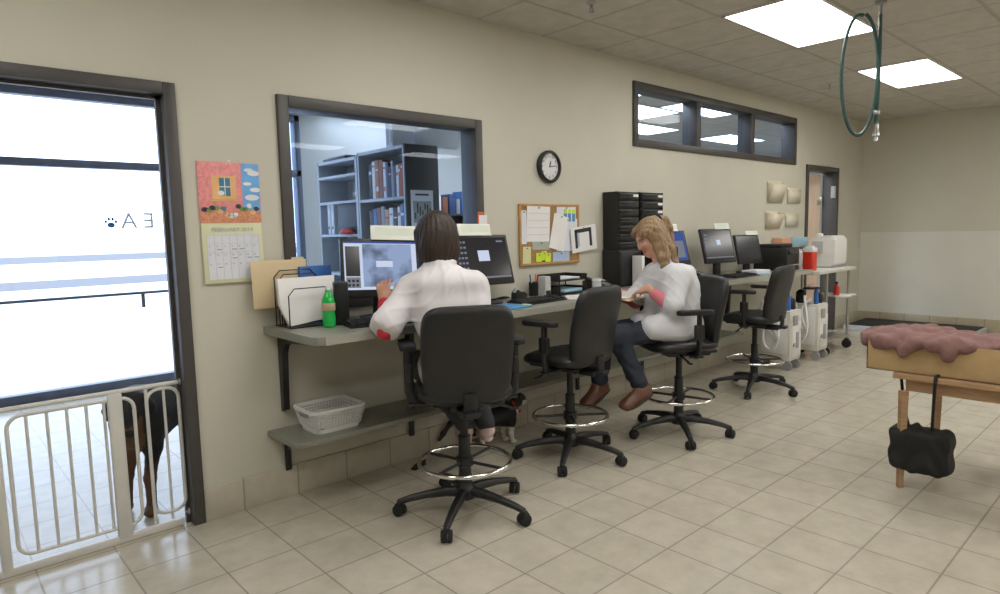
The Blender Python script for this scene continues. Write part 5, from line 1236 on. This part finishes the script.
# large black and tan dog, standing in the lobby behind the gate, head lowered towards the camera's left
F, H = A(.80, 3.72, 0), A(1.27, 3.93, 0)
dx = nrm(H-F); ds = A(-dx[1], dx[0], 0)
sh_c = A(.835, 3.735, .52); rp_c = A(1.25, 3.92, .52)
dp = [ell(sh_c+A(0, 0, -.02), (.17, .115, .155), np.array([dx, ds, up]), .06), cap(sh_c+A(0, 0, .02), rp_c+A(0, 0, .02), .125, .105, .06), ell(rp_c+A(0, 0, .0), (.14, .10, .125), np.array([dx, ds, up]), .06),
      cap(sh_c+A(-.03, -.01, .06), A(.775, 3.665, .600), .105, .082, .05)]
hd = A(.757, 3.640, .610); fd = nrm(A(-.20, -.62, -.62)); RH = frame(fd); gd = lambda r, f, u: hd + RH[0]*r + RH[1]*f + RH[2]*u
dp += [ell(hd, (.074, .085, .070), RH, .04), cap(gd(0, .06, -.015), gd(0, .135, -.030), .044, .034, .03), ell(gd(0, .158, -.018), (.020, .014, .014), RH, .01), cap(gd(0, .05, -.045), gd(0, .12, -.058), .026, .020, .02),
       ell(gd(-.034, .055, .028), (.016, .018, .012), RH, .012), ell(gd(.034, .055, .028), (.016, .018, .012), RH, .012)]
for s_ in (-1, 1):
    dp += [cap(gd(s_*.066, -.015, .040), gd(s_*.098, .012, -.005), .026, .020, .015), cap(gd(s_*.098, .012, -.005), gd(s_*.100, .035, -.050), .020, .012, .015)]
def leg_f(top, elb, wrist, paw): return [cap(top, elb, .066, .046, .04), cap(elb, wrist, .040, .029, .02), cap(wrist, paw+A(0, 0, .05), .029, .025, .02), ell(paw+A(-.014, -.02, .026), (.036, .044, .028), k=.02)]
dp += leg_f(sh_c+ds*-.07+A(-.01, 0, -.06), A(.86, 3.665, .36), A(.835, 3.675, .20), A(.835, 3.675, 0)) + leg_f(sh_c+ds*.07+A(-.01, 0, -.06), A(.80, 3.80, .36), A(.765, 3.83, .20), A(.757, 3.84, 0))
def leg_h(hip, knee, hock, paw): return [cap(hip, knee, .085, .056, .05), cap(knee, hock, .050, .030, .025), cap(hock, paw+A(0, 0, .045), .027, .024, .02), ell(paw+A(-.02, -.018, .026), (.038, .044, .028), k=.02)]
dp += leg_h(rp_c-ds*.065, A(1.17, 3.81, .34), A(1.27, 3.84, .20), A(1.215, 3.80, 0)) + leg_h(rp_c+ds*.065, A(1.13, 3.95, .34), A(1.22, 4.0, .20), A(1.17, 3.975, 0))
dp += [cap(rp_c+dx*.12+A(0, 0, .03), rp_c+dx*.24+A(0, 0, -.08), .030, .022, .03), cap(rp_c+dx*.24+A(0, 0, -.08), rp_c+dx*.27+A(0, 0, -.20), .022, .012, .02)]
def dogcol(v):
    q = (v-hd) @ RH.T; out = np.tile(A(.012, .011, .012), (len(v), 1)); tan = A(.13, .058, .024)
    m = (q[:, 1] > .045) & (q[:, 2] < .004) & (np.abs(q[:, 0]) < .06) & (q[:, 1] < .16); out[m] = tan
    for s_ in (-1, 1): out[((q-A(s_*.033, .066, .045))**2).sum(1) < .012**2] = tan
    nose = (q[:, 1] > .148); out[nose] = A(.006, .006, .006)
    for s_ in (-1, 1): out[((q-A(s_*.034, .075, .030))**2).sum(1) < .011**2] = A(.03, .012, .006)
    low = np.clip((.30-v[:, 2])/.08, 0, 1)[:, None]; out = out*(1-low)+tan*low*.85
    ch = np.exp(-(((v-(sh_c+A(-.14, -.03, -.10)))/.055)**2).sum(1))[:, None]; return out*(1-ch)+tan*ch
dog = animal('dog', dp, .009, 'large black and tan dog standing behind the white pet gate, head lowered', 'dog', dogcol, lambda P: .0015*np.sin(P[..., 0]*160)*np.sin(P[..., 2]*140+P[..., 1]*90))
b = B(); cc = A(.785, 3.675, .575); b.torus(cc, .098, .009, 28, 8, Matrix((RH[0], RH[2], nrm(A(-.35, -.65, .40)))).transposed().to_4x4()); b.done('collar', M['blue'], dog)
# black and white cat under the worktop
cf = nrm(A(.93, -.28, 0)); cs_ = A(-cf[1], cf[0], 0); c0 = A(2.735, 3.215, 0); cg = lambda f, s_, z: c0 + cf*f + cs_*s_ + A(0, 0, z)
RC = np.array([cs_*-1, cf, up])
kp = [cap(cg(.0, 0, .205), cg(.20, 0, .215), .072, .066, .04), ell(cg(-.02, 0, .195), (.068, .09, .078), RC, .04), ell(cg(.21, 0, .205), (.060, .075, .080), RC, .04), cap(cg(.24, 0, .235), cg(.285, 0, .295), .048, .042, .03)]
kh = cg(.315, 0, .320); fk = nrm(cf*.86-cs_*.28+A(0, 0, -.12)); RK = frame(fk); gk = lambda r, f, u: kh + RK[0]*r + RK[1]*f + RK[2]*u
kp += [ell(kh, (.053, .054, .047), RK, .02), ell(gk(0, .042, -.014), (.029, .026, .021), RK, .014), ell(gk(-.014, .048, -.012), (.013, .012, .011), RK, .008), ell(gk(.014, .048, -.012), (.013, .012, .011), RK, .008), ell(gk(0, .060, -.004), (.006, .005, .004), RK, .003)]
for s_ in (-1, 1): kp += [cap(gk(s_*.028, -.004, .030), gk(s_*.038, -.008, .078), .023, .005, .008), ell(gk(s_*.019, .042, .010), (.009, .007, .008), RK, .003)]
for s_, df in ((-1, .02), (1, -.015)):
    kp += [cap(cg(.215+df, s_*.035, .17), cg(.205+df, s_*.036, .09), .032, .021, .02), cap(cg(.205+df, s_*.036, .09), cg(.215+df, s_*.036, .025), .019, .017, .012), ell(cg(.228+df, s_*.036, .017), (.018, .026, .016), RC, .01),
           cap(cg(-.03+df*2, s_*.04, .18), cg(.02+df*2, s_*.045, .105), .052, .032, .03), cap(cg(.02+df*2, s_*.045, .105), cg(-.055+df*2, s_*.045, .075), .026, .018, .015), cap(cg(-.055+df*2, s_*.045, .075), cg(-.04+df*2, s_*.045, .02), .017, .016, .012), ell(cg(-.024+df*2, s_*.045, .017), (.018, .027, .016), RC, .01)]
tl = [cg(-.09, 0, .23), cg(-.16, .02, .24), cg(-.22, .05, .20), cg(-.27, .06, .13), cg(-.31, .05, .09)]
for i in range(4): kp.append(cap(tl[i], tl[i+1], .022-.002*i, .020-.002*i, .02))
def catcol(v):
    q = (v-kh) @ RK.T; out = np.tile(A(.013, .012, .012), (len(v), 1)); w = A(.62, .58, .52)
    out[(q[:, 1] > .020) & (q[:, 2] < .004+.25*np.maximum(0, .012-np.abs(q[:, 0]))*4)] = w
    p = v-c0; f = p @ cf; s_ = p @ cs_
    out[(f > .225) & (p[:, 2] < .275) & (q[:, 1] < .03) & (p[:, 2] < .262+.2*(f-.26)) & (np.abs(s_) < .05) & (p[:, 2] > .12) & (f+.55*(p[:, 2]-.2) > .262)] = w
    out[p[:, 2] < .085] = w; out[(f > .15) & (p[:, 2] < .135)] = w; out[(f < .06) & (f > -.005) & (p[:, 2] < .15) & (s_ < 0)] = w
    out[((q-A(0, .063, -.004))**2).sum(1) < .007**2] = A(.25, .10, .09)
    for e in (-1, 1): out[((q-A(e*.019, .047, .010))**2).sum(1) < .0075**2] = A(.20, .24, .05)
    return out
cat = animal('cat', kp, .0055, 'black and white cat walking on the floor behind the dark-haired person\'s chair', 'cat', catcol)
b = B(); kc = cg(.272, 0, .272); b.torus(kc, .050, .0055, 24, 6, Matrix((RK[0], nrm(A(-.3, .1, .9)), nrm(A(.75, -.25, .6)))).transposed().to_4x4()); co = b.done('collar', M['red'], cat)
b = B(); b.ball(kc+cf*.040-cs_*.012+A(0, 0, -.040), (.012, .012, .014), 10); b.done('tag', M['red'], co)
cat.scale = (.92,)*3; cat.location = (c0*.08).tolist()

# ------------------------------------------------------------------ sky, camera, exposure
w = bpy.data.worlds.new('overcast_sky'); scene.world = w; w.use_nodes = True
bg = w.node_tree.nodes['Background']; bg.inputs['Color'].default_value = (.72, .83, 1.0, 1); bg.inputs['Strength'].default_value = 4.5
cd = bpy.data.cameras.new('camera'); cam = bpy.data.objects.new('camera', cd); COL.objects.link(cam); scene.camera = cam
cd.sensor_width = 36; cd.lens = 644.6/1000*36; cd.clip_start = .05; cd.clip_end = 500
rx, uy, fw = V((.736865, -.675659, -.022695)), V((.085917, .060296, .994476)), V((.670558, .734744, -.102480))
cam.matrix_world = Matrix(((rx.x, uy.x, -fw.x, 0), (rx.y, uy.y, -fw.y, 0), (rx.z, uy.z, -fw.z, 1.45), (0, 0, 0, 1)))
vs = scene.view_settings; vs.view_transform = 'Standard'; vs.look = 'None'; vs.gamma = 1; vs.use_curve_mapping = False; vs.exposure = -.24
scene.cycles.max_bounces = 10; scene.cycles.diffuse_bounces = 5; scene.cycles.glossy_bounces = 4; scene.cycles.transparent_max_bounces = 12
scene.cycles.sample_clamp_indirect = 6; scene.cycles.use_denoising = True
